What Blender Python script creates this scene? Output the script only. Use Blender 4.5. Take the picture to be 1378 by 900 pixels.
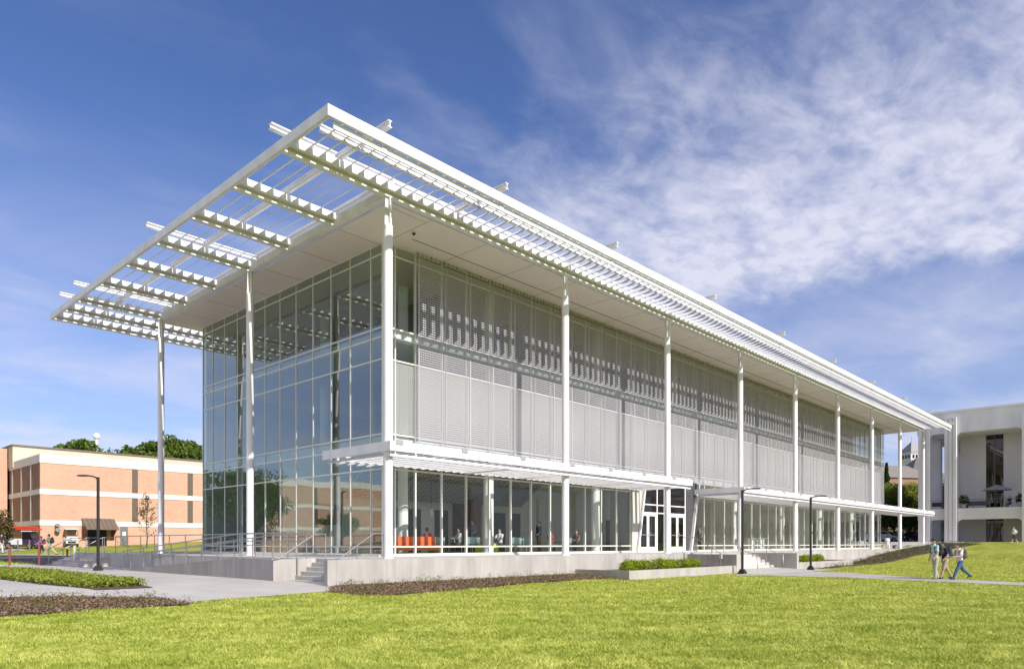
import bpy, bmesh, math, random
import numpy as np
from mathutils import Vector, Matrix
R = math.radians
random.seed(7); rng = np.random.default_rng(7)
for o in list(bpy.data.objects): bpy.data.objects.remove(o)
scene = bpy.context.scene
col = scene.collection

# ------------------------------------------------------------------ camera, sky, sun, exposure
TH = R(43.063); CAM = Vector((-15.95, -21.09, 0.547)); FPX = 962.0; HZN = 731.0
FWD = Vector((math.cos(TH), math.sin(TH), 0)); RGT = Vector((math.sin(TH), -math.cos(TH), 0))
cd = bpy.data.cameras.new("camera"); cam = bpy.data.objects.new("camera", cd); col.objects.link(cam)
cam.location = CAM; cam.rotation_euler = (R(90), 0, TH - R(90))
cd.sensor_width = 36; cd.sensor_fit = 'HORIZONTAL'; cd.lens = FPX / 1378 * 36
cd.shift_y = (HZN - 450) / 1378; cd.clip_start = 0.1; cd.clip_end = 5000
scene.camera = cam

SUN_EL, SUN_AZ = R(34.6), R(-1.5)                       # azimuth measured from -Y towards +X
to_sun = Vector((math.sin(SUN_AZ) * math.cos(SUN_EL), -math.cos(SUN_AZ) * math.cos(SUN_EL), math.sin(SUN_EL)))
sl = bpy.data.lights.new("sun", 'SUN'); sl.energy = 4.2; sl.angle = R(0.5); sl.color = (1, 0.95, 0.88)
so = bpy.data.objects.new("sun", sl); col.objects.link(so)
so.rotation_euler = to_sun.to_track_quat('Z', 'Y').to_euler(); so.location = (0, -40, 60)

def sky_dir(u, v):
    d = FWD + RGT * ((u - 689) / FPX) + Vector((0, 0, (HZN - v) / FPX)); return d.normalized()
world = bpy.data.worlds.new("World"); scene.world = world; world.use_nodes = True
wn = world.node_tree; wn.nodes.clear()
def wnode(t, **k):
    n = wn.nodes.new(t)
    for a, b in k.items(): setattr(n, a, b)
    return n
def wmath(op, a, b=None, c=None, clamp=False):
    n = wnode('ShaderNodeMath', operation=op, use_clamp=clamp)
    for i, s in enumerate((a, b, c)):
        if s is None: continue
        if isinstance(s, (int, float)): n.inputs[i].default_value = s
        else: wn.links.new(s, n.inputs[i])
    return n.outputs[0]
def wdot(vec, v):
    n = wnode('ShaderNodeVectorMath', operation='DOT_PRODUCT'); wn.links.new(vec, n.inputs[0]); n.inputs[1].default_value = v
    return n.outputs['Value']
def wstep(x, a, b):
    n = wnode('ShaderNodeMapRange', interpolation_type='SMOOTHSTEP'); wn.links.new(x, n.inputs[0])
    n.inputs[1].default_value = a; n.inputs[2].default_value = b; return n.outputs[0]
sky = wnode('ShaderNodeTexSky', sky_type='NISHITA', sun_disc=False)
sky.sun_elevation = SUN_EL; sky.sun_rotation = math.pi - SUN_AZ; sky.altitude = 200
sky.air_density = 1.0; sky.dust_density = 0.6; sky.ozone_density = 2.2
tc = wnode('ShaderNodeTexCoord'); gen = tc.outputs['Generated']
sx = wnode('ShaderNodeSeparateXYZ'); wn.links.new(gen, sx.inputs[0])
zc = wmath('ADD', wmath('MAXIMUM', sx.outputs[2], 0.0), 0.12)
cx = wnode('ShaderNodeCombineXYZ')
wn.links.new(wmath('DIVIDE', sx.outputs[0], zc), cx.inputs[0]); wn.links.new(wmath('DIVIDE', sx.outputs[1], zc), cx.inputs[1])
def wnoise(scale, detail, rough, dist=0.0, sc=(1, 1, 1), rot=0.0):
    m = wnode('ShaderNodeMapping'); wn.links.new(cx.outputs[0], m.inputs[0]); m.inputs['Scale'].default_value = sc; m.inputs['Rotation'].default_value = (0, 0, rot)
    n = wnode('ShaderNodeTexNoise'); wn.links.new(m.outputs[0], n.inputs['Vector'])
    n.inputs['Scale'].default_value = scale; n.inputs['Detail'].default_value = detail; n.inputs['Roughness'].default_value = rough; n.inputs['Distortion'].default_value = dist
    return n.outputs['Fac']
big = wnoise(1.1, 5, 0.6, 0.4); mid = wnoise(4.5, 8, 0.62, 0.5, (1, 1.5, 1), 0.5); fine = wnoise(15.0, 6, 0.55, 0.25, (1, 1.25, 1), 0.3)
lowN = sky_dir(640, 478).cross(sky_dir(1378, 352)).normalized()
upN = sky_dir(690, 225).cross(sky_dir(1300, -30)).normalized()
if lowN.z < 0: lowN = -lowN
if upN.z > 0: upN = -upN
jit = wmath('MULTIPLY', wmath('SUBTRACT', big, 0.5), 0.30)
jit2 = wmath('MULTIPLY', wmath('SUBTRACT', mid, 0.5), 0.22)
dl = wmath('ADD', wdot(gen, lowN), wmath('ADD', wmath('MULTIPLY', jit, 0.28), wmath('MULTIPLY', jit2, 0.25)))
du = wmath('ADD', wdot(gen, upN), wmath('ADD', jit, jit2))
band = wmath('MULTIPLY', wstep(dl, -0.004, 0.04), wstep(du, -0.10, 0.17))
fwdm = wstep(wdot(gen, tuple(sky_dir(1250, 200))), 0.55, 0.9)
band = wmath('MULTIPLY', band, fwdm)
puff = wmath('ADD', wmath('MULTIPLY', wstep(fine, 0.30, 0.64), 0.5), wmath('MULTIPLY', wstep(mid, 0.30, 0.66), 0.5))
c1 = wmath('MULTIPLY', band, wmath('ADD', wmath('MULTIPLY', puff, 0.52), 0.37))
wisps = wmath('MULTIPLY', wstep(wnoise(1.4, 6, 0.55, 0.5, (1, 1.5, 1), 0.9), 0.44, 0.80), 0.30)
low = wmath('MULTIPLY', wmath('SUBTRACT', 1.0, wstep(sx.outputs[2], 0.08, 0.52)), wmath('ADD', 0.26, wmath('MULTIPLY', wstep(wnoise(1.0, 6, 0.6, 0.5, (1, 1.6, 1), 0.2), 0.35, 0.68), 0.45)))
behind = wmath('MULTIPLY', wmath('SUBTRACT', 1.0, wstep(wdot(gen, tuple(sky_dir(689, 330))), -0.35, 0.05)), wmath('ADD', 0.45, wmath('MULTIPLY', wstep(mid, 0.3, 0.6), 0.5)))   # unseen cloud added outside the view to fill the shade with neutral light
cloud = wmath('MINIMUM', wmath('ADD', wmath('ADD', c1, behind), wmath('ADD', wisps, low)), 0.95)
mx = wnode('ShaderNodeMix', data_type='RGBA'); wn.links.new(cloud, mx.inputs[0])
hs = wnode('ShaderNodeMix', data_type='RGBA', blend_type='MULTIPLY'); hs.inputs[0].default_value = 1; wn.links.new(sky.outputs[0], hs.inputs[6]); hs.inputs[7].default_value = (0.53, 0.62, 0.88, 1)
wn.links.new(hs.outputs[2], mx.inputs[6]); mx.inputs[7].default_value = (4.6, 4.65, 5.5, 1)
bg = wnode('ShaderNodeBackground'); bg.inputs['Strength'].default_value = 0.12
wn.links.new(mx.outputs[2], bg.inputs[0]); wo = wnode('ShaderNodeOutputWorld'); wn.links.new(bg.outputs[0], wo.inputs[0])
vs = scene.view_settings; vs.view_transform = 'Standard'; vs.look = 'None'; vs.exposure = 0.48; vs.gamma = 1
scene.render.engine = 'CYCLES'
cy = scene.cycles; cy.max_bounces = 8; cy.diffuse_bounces = 4; cy.glossy_bounces = 4; cy.transmission_bounces = 4; cy.transparent_max_bounces = 40
cy.caustics_reflective = False; cy.caustics_refractive = False; cy.sample_clamp_indirect = 6

# ------------------------------------------------------------------ materials
def mat(name, color, rough=0.6, metal=0.0, var=0.0, nscale=3.0, bump=0.0, bscale=40.0, spec=0.5, col2=None, detail=5, stretch=(1, 1, 1)):
    m = bpy.data.materials.new(name); m.use_nodes = True; nt = m.node_tree; b = nt.nodes['Principled BSDF']
    b.inputs['Roughness'].default_value = rough; b.inputs['Metallic'].default_value = metal; b.inputs['Specular IOR Level'].default_value = spec
    c = (*color, 1)
    if var > 0 or col2:
        t = nt.nodes.new('ShaderNodeTexCoord'); mp = nt.nodes.new('ShaderNodeMapping'); nt.links.new(t.outputs['Object'], mp.inputs[0]); mp.inputs['Scale'].default_value = stretch
        n = nt.nodes.new('ShaderNodeTexNoise'); nt.links.new(mp.outputs[0], n.inputs['Vector'])
        n.inputs['Scale'].default_value = nscale; n.inputs['Detail'].default_value = detail
        r = nt.nodes.new('ShaderNodeValToRGB'); nt.links.new(n.outputs['Fac'], r.inputs[0])
        r.color_ramp.elements[0].position = 0.32; r.color_ramp.elements[1].position = 0.68
        a = col2 if col2 else tuple(x * (1 - var) for x in color); bb = color if col2 else tuple(min(1, x * (1 + var * 0.6)) for x in color)
        r.color_ramp.elements[0].color = (*a, 1); r.color_ramp.elements[1].color = (*bb, 1)
        nt.links.new(r.outputs[0], b.inputs['Base Color'])
    else: b.inputs['Base Color'].default_value = c
    if bump > 0:
        t = nt.nodes.new('ShaderNodeTexCoord'); n = nt.nodes.new('ShaderNodeTexNoise'); nt.links.new(t.outputs['Object'], n.inputs['Vector'])
        n.inputs['Scale'].default_value = bscale; n.inputs['Detail'].default_value = 6
        bp = nt.nodes.new('ShaderNodeBump'); bp.inputs['Strength'].default_value = bump; bp.inputs['Distance'].default_value = 0.02
        nt.links.new(n.outputs['Fac'], bp.inputs['Height']); nt.links.new(bp.outputs[0], b.inputs['Normal'])
    return m
def glass_mat(name, tint, base=0.06, graze=0.8, wob=0.012, wscale=0.55, rtint=(1, 1, 1)):
    m = bpy.data.materials.new(name); m.use_nodes = True; nt = m.node_tree; nt.nodes.clear()
    def nd(t): return nt.nodes.new(t)
    out = nd('ShaderNodeOutputMaterial'); mixn = nd('ShaderNodeMixShader'); tr = nd('ShaderNodeBsdfTransparent'); gl = nd('ShaderNodeBsdfGlossy')
    tr.inputs[0].default_value = (*tint, 1); gl.inputs['Roughness'].default_value = 0.0; gl.inputs[0].default_value = (*rtint, 1)
    lw = nd('ShaderNodeLayerWeight'); lw.inputs[0].default_value = 0.5
    p = nd('ShaderNodeMath'); p.operation = 'POWER'; nt.links.new(lw.outputs['Facing'], p.inputs[0]); p.inputs[1].default_value = 4.0
    q = nd('ShaderNodeMath'); q.operation = 'MULTIPLY_ADD'; nt.links.new(p.outputs[0], q.inputs[0]); q.inputs[1].default_value = graze; q.inputs[2].default_value = base
    t = nd('ShaderNodeTexCoord'); n = nd('ShaderNodeTexNoise'); nt.links.new(t.outputs['Object'], n.inputs['Vector']); n.inputs['Scale'].default_value = wscale; n.inputs['Detail'].default_value = 0
    bp = nd('ShaderNodeBump'); bp.inputs['Strength'].default_value = 1.0; bp.inputs['Distance'].default_value = wob; nt.links.new(n.outputs['Fac'], bp.inputs['Height'])
    nt.links.new(bp.outputs[0], gl.inputs['Normal'])
    nt.links.new(q.outputs[0], mixn.inputs[0]); nt.links.new(tr.outputs[0], mixn.inputs[1]); nt.links.new(gl.outputs[0], mixn.inputs[2]); nt.links.new(mixn.outputs[0], out.inputs[0])
    return m
def brick_mat(name, c1, c2, mortar, scale=1.0):
    m = bpy.data.materials.new(name); m.use_nodes = True; nt = m.node_tree; b = nt.nodes['Principled BSDF']; b.inputs['Roughness'].default_value = 0.9
    t = nt.nodes.new('ShaderNodeTexCoord'); s = nt.nodes.new('ShaderNodeSeparateXYZ'); nt.links.new(t.outputs['Object'], s.inputs[0])
    ad = nt.nodes.new('ShaderNodeMath'); nt.links.new(s.outputs[0], ad.inputs[0]); nt.links.new(s.outputs[1], ad.inputs[1])
    c = nt.nodes.new('ShaderNodeCombineXYZ'); nt.links.new(ad.outputs[0], c.inputs[0]); nt.links.new(s.outputs[2], c.inputs[1])
    k = nt.nodes.new('ShaderNodeTexBrick'); nt.links.new(c.outputs[0], k.inputs['Vector'])
    k.inputs['Color1'].default_value = (*c1, 1); k.inputs['Color2'].default_value = (*c2, 1); k.inputs['Mortar'].default_value = (*mortar, 1)
    k.inputs['Scale'].default_value = scale; k.inputs['Mortar Size'].default_value = 0.012; k.inputs['Brick Width'].default_value = 0.24; k.inputs['Row Height'].default_value = 0.085
    n = nt.nodes.new('ShaderNodeTexNoise'); n.inputs['Scale'].default_value = 0.4; n.inputs['Detail'].default_value = 6; nt.links.new(t.outputs['Object'], n.inputs['Vector'])
    mxn = nt.nodes.new('ShaderNodeMix'); mxn.data_type = 'RGBA'; mxn.blend_type = 'MULTIPLY'; mxn.inputs[0].default_value = 0.35
    rr = nt.nodes.new('ShaderNodeValToRGB'); rr.color_ramp.elements[0].color = (0.6, 0.6, 0.6, 1); rr.color_ramp.elements[0].position = 0.3; rr.color_ramp.elements[1].position = 0.7
    nt.links.new(n.outputs['Fac'], rr.inputs[0]); nt.links.new(k.outputs['Color'], mxn.inputs[6]); nt.links.new(rr.outputs[0], mxn.inputs[7]); nt.links.new(mxn.outputs[2], b.inputs['Base Color'])
    return m
def leaf_mat(name, c1, c2, trans=0.35):
    m = bpy.data.materials.new(name); m.use_nodes = True; nt = m.node_tree; nt.nodes.clear()
    out = nt.nodes.new('ShaderNodeOutputMaterial'); d = nt.nodes.new('ShaderNodeBsdfDiffuse'); tl = nt.nodes.new('ShaderNodeBsdfTranslucent'); mixn = nt.nodes.new('ShaderNodeMixShader'); mixn.inputs[0].default_value = trans
    g = nt.nodes.new('ShaderNodeNewGeometry'); r = nt.nodes.new('ShaderNodeValToRGB'); nt.links.new(g.outputs['Random Per Island'], r.inputs[0])
    r.color_ramp.elements[0].color = (*c1, 1); r.color_ramp.elements[1].color = (*c2, 1)
    nt.links.new(r.outputs[0], d.inputs[0]); nt.links.new(r.outputs[0], tl.inputs[0])
    nt.links.new(d.outputs[0], mixn.inputs[1]); nt.links.new(tl.outputs[0], mixn.inputs[2]); nt.links.new(mixn.outputs[0], out.inputs[0])
    return m
M = {}
M['white'] = mat('white_painted_steel', (0.79, 0.785, 0.81), 0.42, var=0.09, nscale=1.6, bump=0.03, bscale=6, stretch=(1, 1, 0.5), detail=8)
M['roofwhite'] = mat('white_roof_panel', (0.72, 0.72, 0.71), 0.5, var=0.05, nscale=0.8)
M['soffit'] = mat('soffit_panel', (0.82, 0.73, 0.73), 0.6, var=0.04, nscale=0.5)
M['joint'] = mat('soffit_joint', (0.12, 0.11, 0.10), 0.8)
M['mullion'] = mat('aluminium_mullion', (0.74, 0.73, 0.69), 0.4, var=0.03)
M['glass'] = glass_mat('clear_glass', (0.95, 0.975, 0.96), 0.022, 0.55, 0.003)
M['glassx'] = glass_mat('tinted_glass', (0.80, 0.88, 0.86), 0.125, 0.8, 0.0045, 0.45)
M['glassd'] = glass_mat('dark_glass', (0.22, 0.22, 0.22), 0.06, 0.8)
def frit():
    m = bpy.data.materials.new('frit_glass'); m.use_nodes = True; nt = m.node_tree; nt.nodes.clear()
    nd = nt.nodes.new
    out = nd('ShaderNodeOutputMaterial'); tr = nd('ShaderNodeBsdfTransparent'); tr.inputs[0].default_value = (0.85, 0.9, 0.88, 1)
    d = nd('ShaderNodeBsdfDiffuse'); d.inputs[0].default_value = (0.46, 0.47, 0.46, 1); tl = nd('ShaderNodeBsdfTranslucent'); tl.inputs[0].default_value = (0.6, 0.6, 0.58, 1)
    a = nd('ShaderNodeMixShader'); a.inputs[0].default_value = 0.25; nt.links.new(d.outputs[0], a.inputs[1]); nt.links.new(tl.outputs[0], a.inputs[2])
    t = nd('ShaderNodeTexCoord'); s = nd('ShaderNodeSeparateXYZ'); nt.links.new(t.outputs['Object'], s.inputs[0])
    def wv(o, per):
        f = nd('ShaderNodeMath'); f.operation = 'PINGPONG'; nt.links.new(s.outputs[o], f.inputs[0]); f.inputs[1].default_value = per / 2
        g = nd('ShaderNodeMath'); g.operation = 'GREATER_THAN'; nt.links.new(f.outputs[0], g.inputs[0]); g.inputs[1].default_value = per / 2 * 0.52; return g
    mul = nd('ShaderNodeMath'); mul.operation = 'MULTIPLY'; nt.links.new(wv(0, 0.1).outputs[0], mul.inputs[0]); nt.links.new(wv(2, 0.1).outputs[0], mul.inputs[1])
    sc = nd('ShaderNodeMath'); sc.operation = 'MULTIPLY_ADD'; nt.links.new(mul.outputs[0], sc.inputs[0]); sc.inputs[1].default_value = -0.8; sc.inputs[2].default_value = 0.88
    b = nd('ShaderNodeMixShader'); nt.links.new(sc.outputs[0], b.inputs[0]); nt.links.new(tr.outputs[0], b.inputs[1]); nt.links.new(a.outputs[0], b.inputs[2])
    nt.links.new(b.outputs[0], out.inputs[0]); return m
M['frit'] = frit()
M['mesh'] = mat('led_mesh_steel', (0.56, 0.54, 0.58), 0.45, 0.15)
def jointed(m, sx_, sy_, wid, dark=0.55, stain=0.0, ax=(0, 1)):
    nt = m.node_tree; nd = nt.nodes.new; b = nt.nodes['Principled BSDF']; lk = b.inputs['Base Color'].links[0].from_socket
    t = nd('ShaderNodeTexCoord'); s_ = nd('ShaderNodeSeparateXYZ'); nt.links.new(t.outputs['Object'], s_.inputs[0]); prev = None
    for o_, per in zip(ax, (sx_, sy_)):
        f = nd('ShaderNodeMath'); f.operation = 'PINGPONG'; nt.links.new(s_.outputs[o_], f.inputs[0]); f.inputs[1].default_value = per / 2
        g_ = nd('ShaderNodeMath'); g_.operation = 'GREATER_THAN'; nt.links.new(f.outputs[0], g_.inputs[0]); g_.inputs[1].default_value = wid
        if prev is None: prev = g_.outputs[0]
        else: q_ = nd('ShaderNodeMath'); q_.operation = 'MULTIPLY'; nt.links.new(prev, q_.inputs[0]); nt.links.new(g_.outputs[0], q_.inputs[1]); prev = q_.outputs[0]
    mr = nd('ShaderNodeMapRange'); mr.inputs[3].default_value = dark; mr.inputs[4].default_value = 1.0; nt.links.new(prev, mr.inputs[0]); last = mr.outputs[0]
    if stain > 0:
        mp = nd('ShaderNodeMapping'); mp.inputs['Scale'].default_value = (2.2, 2.2, 0.25) if ax[1] == 1 and stain > 0.13 else (0.6, 0.6, 0.6); nt.links.new(t.outputs['Object'], mp.inputs[0])
        n_ = nd('ShaderNodeTexNoise'); n_.inputs['Scale'].default_value = 1.3; n_.inputs['Detail'].default_value = 9; n_.inputs['Roughness'].default_value = 0.7; nt.links.new(mp.outputs[0], n_.inputs['Vector'])
        m2 = nd('ShaderNodeMapRange'); m2.inputs[1].default_value = 0.38; m2.inputs[2].default_value = 0.62; m2.inputs[3].default_value = 1 - stain; m2.inputs[4].default_value = 1.0; nt.links.new(n_.outputs['Fac'], m2.inputs[0])
        q_ = nd('ShaderNodeMath'); q_.operation = 'MULTIPLY'; nt.links.new(last, q_.inputs[0]); nt.links.new(m2.outputs[0], q_.inputs[1]); last = q_.outputs[0]
    x = nd('ShaderNodeMix'); x.data_type = 'RGBA'; x.blend_type = 'MULTIPLY'; x.inputs[0].default_value = 1; nt.links.new(lk, x.inputs[6]); nt.links.new(last, x.inputs[7]); nt.links.new(x.outputs[2], b.inputs['Base Color'])
M['conc'] = mat('cast_concrete', (0.43, 0.405, 0.375), 0.85, var=0.16, nscale=1.3, bump=0.15, bscale=25, stretch=(1, 1, 0.35), detail=8)
M['step'] = mat('step_concrete', (0.52, 0.50, 0.47), 0.85, var=0.1, nscale=2.0, bump=0.1, bscale=30)
M['plaza'] = mat('plaza_concrete', (0.49, 0.46, 0.43), 0.9, var=0.12, nscale=0.5, bump=0.1, bscale=30, detail=8)
M['path'] = mat('path_concrete', (0.43, 0.41, 0.375), 0.9, var=0.12, nscale=0.7, bump=0.1, bscale=30)
jointed(M['conc'], 2.44, 2.44, 0.008, 0.72, 0.14); jointed(M['plaza'], 3.0, 3.0, 0.012, 0.7, 0.09); jointed(M['path'], 1.8, 1.8, 0.012, 0.72, 0.12)
M['asphalt'] = mat('asphalt', (0.075, 0.072, 0.078), 0.95, var=0.2, nscale=0.8, bump=0.2, bscale=60)
M['mulch'] = mat('bark_mulch', (0.17, 0.11, 0.08), 1.0, nscale=9, bump=1.0, bscale=30, col2=(0.035, 0.024, 0.018), detail=10)
M['bracket'] = mat('grey_bracket', (0.34, 0.34, 0.35), 0.5)
M['steel'] = mat('stainless_rail', (0.38, 0.37, 0.36), 0.35, 0.6)
M['black'] = mat('black_painted_metal', (0.018, 0.016, 0.016), 0.45)
M['dark'] = mat('dark_slate_siding', (0.075, 0.075, 0.08), 0.6, var=0.2, nscale=3)
M['beige'] = mat('beige_wall_panel', (0.52, 0.50, 0.46), 0.7, var=0.04)
M['door'] = mat('white_door_frame', (0.78, 0.78, 0.76), 0.4)
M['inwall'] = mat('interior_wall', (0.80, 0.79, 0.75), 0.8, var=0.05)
M['inwall2'] = mat('dimmed_interior_wall', (0.17, 0.16, 0.165), 0.8, var=0.1)  # upper rooms' dimness put into the colour, a darker copy of the interior wall
M['inceil'] = mat('interior_ceiling', (0.75, 0.75, 0.72), 0.85)
M['infloor'] = mat('interior_floor', (0.50, 0.48, 0.44), 0.4, var=0.1)
M['orange'] = mat('orange_panel', (0.68, 0.13, 0.03), 0.6)
M['screen'] = mat('dark_screen', (0.012, 0.012, 0.014), 0.2)
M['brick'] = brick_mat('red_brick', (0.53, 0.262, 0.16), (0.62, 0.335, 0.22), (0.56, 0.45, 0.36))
M['brick_shade'] = brick_mat('shaded_brick', (0.27, 0.145, 0.105), (0.33, 0.18, 0.13), (0.27, 0.20, 0.155))  # darker copy of the red brick, with shade put into its colour
M['band'] = mat('white_precast_band', (0.72, 0.69, 0.64), 0.8, var=0.08, nscale=0.7, stretch=(1, 1, 0.4))
M['cream'] = mat('cream_stucco', (0.56, 0.49, 0.39), 0.9, var=0.08, nscale=0.3)
M['strip'] = mat('bronze_window_strip', (0.13, 0.10, 0.075), 0.4, var=0.1)
M['bronze'] = mat('bronze_metal_roof', (0.15, 0.115, 0.085), 0.5, var=0.1)
M['precast'] = mat('white_precast_concrete', (0.74, 0.72, 0.74), 0.8, var=0.10, nscale=0.7, bump=0.05, bscale=15, stretch=(1, 1, 0.3), detail=8)
M['recess'] = mat('recess_wall', (0.64, 0.61, 0.64), 0.85, var=0.05, nscale=0.5)
M['slate'] = mat('grey_slate_roof', (0.13, 0.12, 0.115), 0.85, var=0.2, nscale=1.5)
M['tanroof'] = mat('tan_shingle_roof', (0.22, 0.19, 0.17), 0.9, var=0.12, nscale=1)
M['bark'] = mat('tree_bark', (0.10, 0.075, 0.055), 0.95, var=0.3, nscale=4, bump=0.6, bscale=12)
M['leaf'] = leaf_mat('green_leaves', (0.06, 0.10, 0.02), (0.17, 0.23, 0.045))
M['leafd'] = leaf_mat('deep_green_leaves', (0.03, 0.06, 0.018), (0.08, 0.13, 0.03))
M['leafy'] = leaf_mat('yellow_green_leaves', (0.13, 0.16, 0.025), (0.30, 0.33, 0.06))
M['leafo'] = leaf_mat('olive_leaves', (0.07, 0.075, 0.03), (0.14, 0.11, 0.05))
M['shrub'] = leaf_mat('boxwood_leaves', (0.14, 0.21, 0.015), (0.36, 0.43, 0.045))
M['cover'] = leaf_mat('ground_cover_leaves', (0.14, 0.20, 0.02), (0.38, 0.42, 0.08))
M['sprig'] = leaf_mat('young_plant_leaves', (0.10, 0.10, 0.03), (0.28, 0.26, 0.10))
M['skin'] = mat('skin', (0.50, 0.30, 0.22), 0.55)
M['hair'] = mat('dark_hair', (0.035, 0.022, 0.015), 0.6)
M['rubber'] = mat('black_rubber', (0.02, 0.02, 0.02), 0.8)
M['cwhite'] = mat('white_car_paint', (0.72, 0.73, 0.75), 0.25, spec=0.6)
M['cdark'] = mat('dark_car_paint', (0.02, 0.022, 0.028), 0.25, spec=0.6)
M['red'] = mat('red_paint', (0.55, 0.07, 0.04), 0.4)
M['rust'] = mat('rust_red_paint', (0.24, 0.06, 0.04), 0.6, var=0.15)
M['grey'] = mat('grey_plastic', (0.16, 0.155, 0.15), 0.6)
M['purple'] = mat('purple_paint', (0.05, 0.025, 0.09), 0.4)
M['teal'] = mat('pale_blue_plastic', (0.30, 0.42, 0.44), 0.5)
M['lime'] = mat('lime_fabric', (0.45, 0.55, 0.03), 0.8)
M['canvas'] = mat('grey_canvas', (0.30, 0.30, 0.31), 0.9)
M['wood'] = mat('brown_wood', (0.16, 0.08, 0.04), 0.5, var=0.2)
M['chrome'] = mat('alloy_wheel', (0.5, 0.5, 0.52), 0.3, 0.8)
M['lampglass'] = mat('white_shade', (0.8, 0.8, 0.76), 0.4)

def blade_mat():
    m = leaf_mat('grass_blades', (0.31, 0.385, 0.042), (0.71, 0.735, 0.20), 0.22); nt = m.node_tree; nd = nt.nodes.new
    ramp = [n for n in nt.nodes if n.type == 'VALTORGB'][0]; t = nd('ShaderNodeTexCoord')
    last = ramp.outputs[0]
    for sc, d, lo, hi, a, b in ((0.55, 5, (0.82, 0.86, 0.75), (1.12, 1.08, 1.2), 0.36, 0.64), (3.2, 6, (0.62, 0.68, 0.45), (1.22, 1.18, 1.35), 0.34, 0.66)):
        n = nd('ShaderNodeTexNoise'); nt.links.new(t.outputs['Object'], n.inputs['Vector']); n.inputs['Scale'].default_value = sc; n.inputs['Detail'].default_value = d; n.inputs['Roughness'].default_value = 0.65
        r = nd('ShaderNodeValToRGB'); e = r.color_ramp.elements; e[0].position = a; e[1].position = b; e[0].color = (*lo, 1); e[1].color = (*hi, 1); nt.links.new(n.outputs['Fac'], r.inputs[0])
        x = nd('ShaderNodeMix'); x.data_type = 'RGBA'; x.blend_type = 'MULTIPLY'; x.inputs[0].default_value = 1; nt.links.new(last, x.inputs[6]); nt.links.new(r.outputs[0], x.inputs[7]); last = x.outputs[2]
    mp = nd('ShaderNodeMapping'); mp.inputs['Rotation'].default_value = (0, 0, -R(38)); nt.links.new(t.outputs['Object'], mp.inputs[0])
    wv = nd('ShaderNodeTexWave'); wv.inputs['Scale'].default_value = 0.17; wv.inputs['Distortion'].default_value = 1.6; wv.inputs['Detail'].default_value = 2; wv.inputs['Detail Scale'].default_value = 0.8; nt.links.new(mp.outputs[0], wv.inputs['Vector'])
    r = nd('ShaderNodeValToRGB'); e = r.color_ramp.elements; e[0].position = 0.3; e[1].position = 0.7; e[0].color = (0.92, 0.94, 0.9, 1); e[1].color = (1.06, 1.04, 1.08, 1); nt.links.new(wv.outputs['Fac'], r.inputs[0])
    x = nd('ShaderNodeMix'); x.data_type = 'RGBA'; x.blend_type = 'MULTIPLY'; x.inputs[0].default_value = 1; nt.links.new(last, x.inputs[6]); nt.links.new(r.outputs[0], x.inputs[7]); last = x.outputs[2]
    for n in nt.nodes:
        if n.type in ('BSDF_DIFFUSE', 'BSDF_TRANSLUCENT'): nt.links.new(last, n.inputs[0])
    return m
M['blade'] = blade_mat()
def grass_mat():
    m = bpy.data.materials.new('mown_lawn'); m.use_nodes = True; nt = m.node_tree; b = nt.nodes['Principled BSDF']; b.inputs['Roughness'].default_value = 1.0; b.inputs['Specular IOR Level'].default_value = 0.1
    nd = nt.nodes.new; t = nd('ShaderNodeTexCoord')
    def noise(s, dtl, ro=0.6, st=(1, 1, 1), rot=0):
        mp = nd('ShaderNodeMapping'); mp.inputs['Scale'].default_value = st; mp.inputs['Rotation'].default_value = (0, 0, rot); nt.links.new(t.outputs['Object'], mp.inputs[0])
        n = nd('ShaderNodeTexNoise'); nt.links.new(mp.outputs[0], n.inputs['Vector']); n.inputs['Scale'].default_value = s; n.inputs['Detail'].default_value = dtl; n.inputs['Roughness'].default_value = ro; return n.outputs['Fac']
    def ramp(f, p0, c0, p1, c1):
        r = nd('ShaderNodeValToRGB'); nt.links.new(f, r.inputs[0]); e = r.color_ramp.elements; e[0].position = p0; e[1].position = p1; e[0].color = (*c0, 1); e[1].color = (*c1, 1); return r.outputs[0]
    def mixc(a, c, f, mode='MIX'):
        x = nd('ShaderNodeMix'); x.data_type = 'RGBA'; x.blend_type = mode
        if isinstance(f, float): x.inputs[0].default_value = f
        else: nt.links.new(f, x.inputs[0])
        nt.links.new(a, x.inputs[6]); nt.links.new(c, x.inputs[7]); return x.outputs[2]
    base = ramp(noise(0.35, 6, 0.6, (0.5, 1.6, 1), 0.1), 0.35, (0.25, 0.29, 0.035), 0.68, (0.42, 0.44, 0.10))
    fine = ramp(noise(28, 8, 0.75), 0.3, (0.38, 0.40, 0.3), 0.72, (1.35, 1.3, 1.2))
    dry = ramp(noise(2.2, 8, 0.7, (0.35, 1.6, 1), 0.12), 0.52, (0, 0, 0), 0.75, (1, 1, 1))
    dc = nd('ShaderNodeRGB'); dc.outputs[0].default_value = (0.62, 0.55, 0.19, 1)
    sepd = nd('ShaderNodeMath'); sepd.operation = 'MULTIPLY'; nt.links.new(dry, sepd.inputs[0]); sepd.inputs[1].default_value = 0.55
    c = mixc(base, dc.outputs[0], sepd.outputs[0]); c = mixc(c, fine, 0.85, 'MULTIPLY')
    nt.links.new(c, b.inputs['Base Color'])
    bp = nd('ShaderNodeBump'); bp.inputs['Strength'].default_value = 0.9; bp.inputs['Distance'].default_value = 0.05; nt.links.new(noise(45, 8, 0.8), bp.inputs['Height']); nt.links.new(bp.outputs[0], b.inputs['Normal'])
    return m
M['lawn'] = grass_mat()

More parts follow.
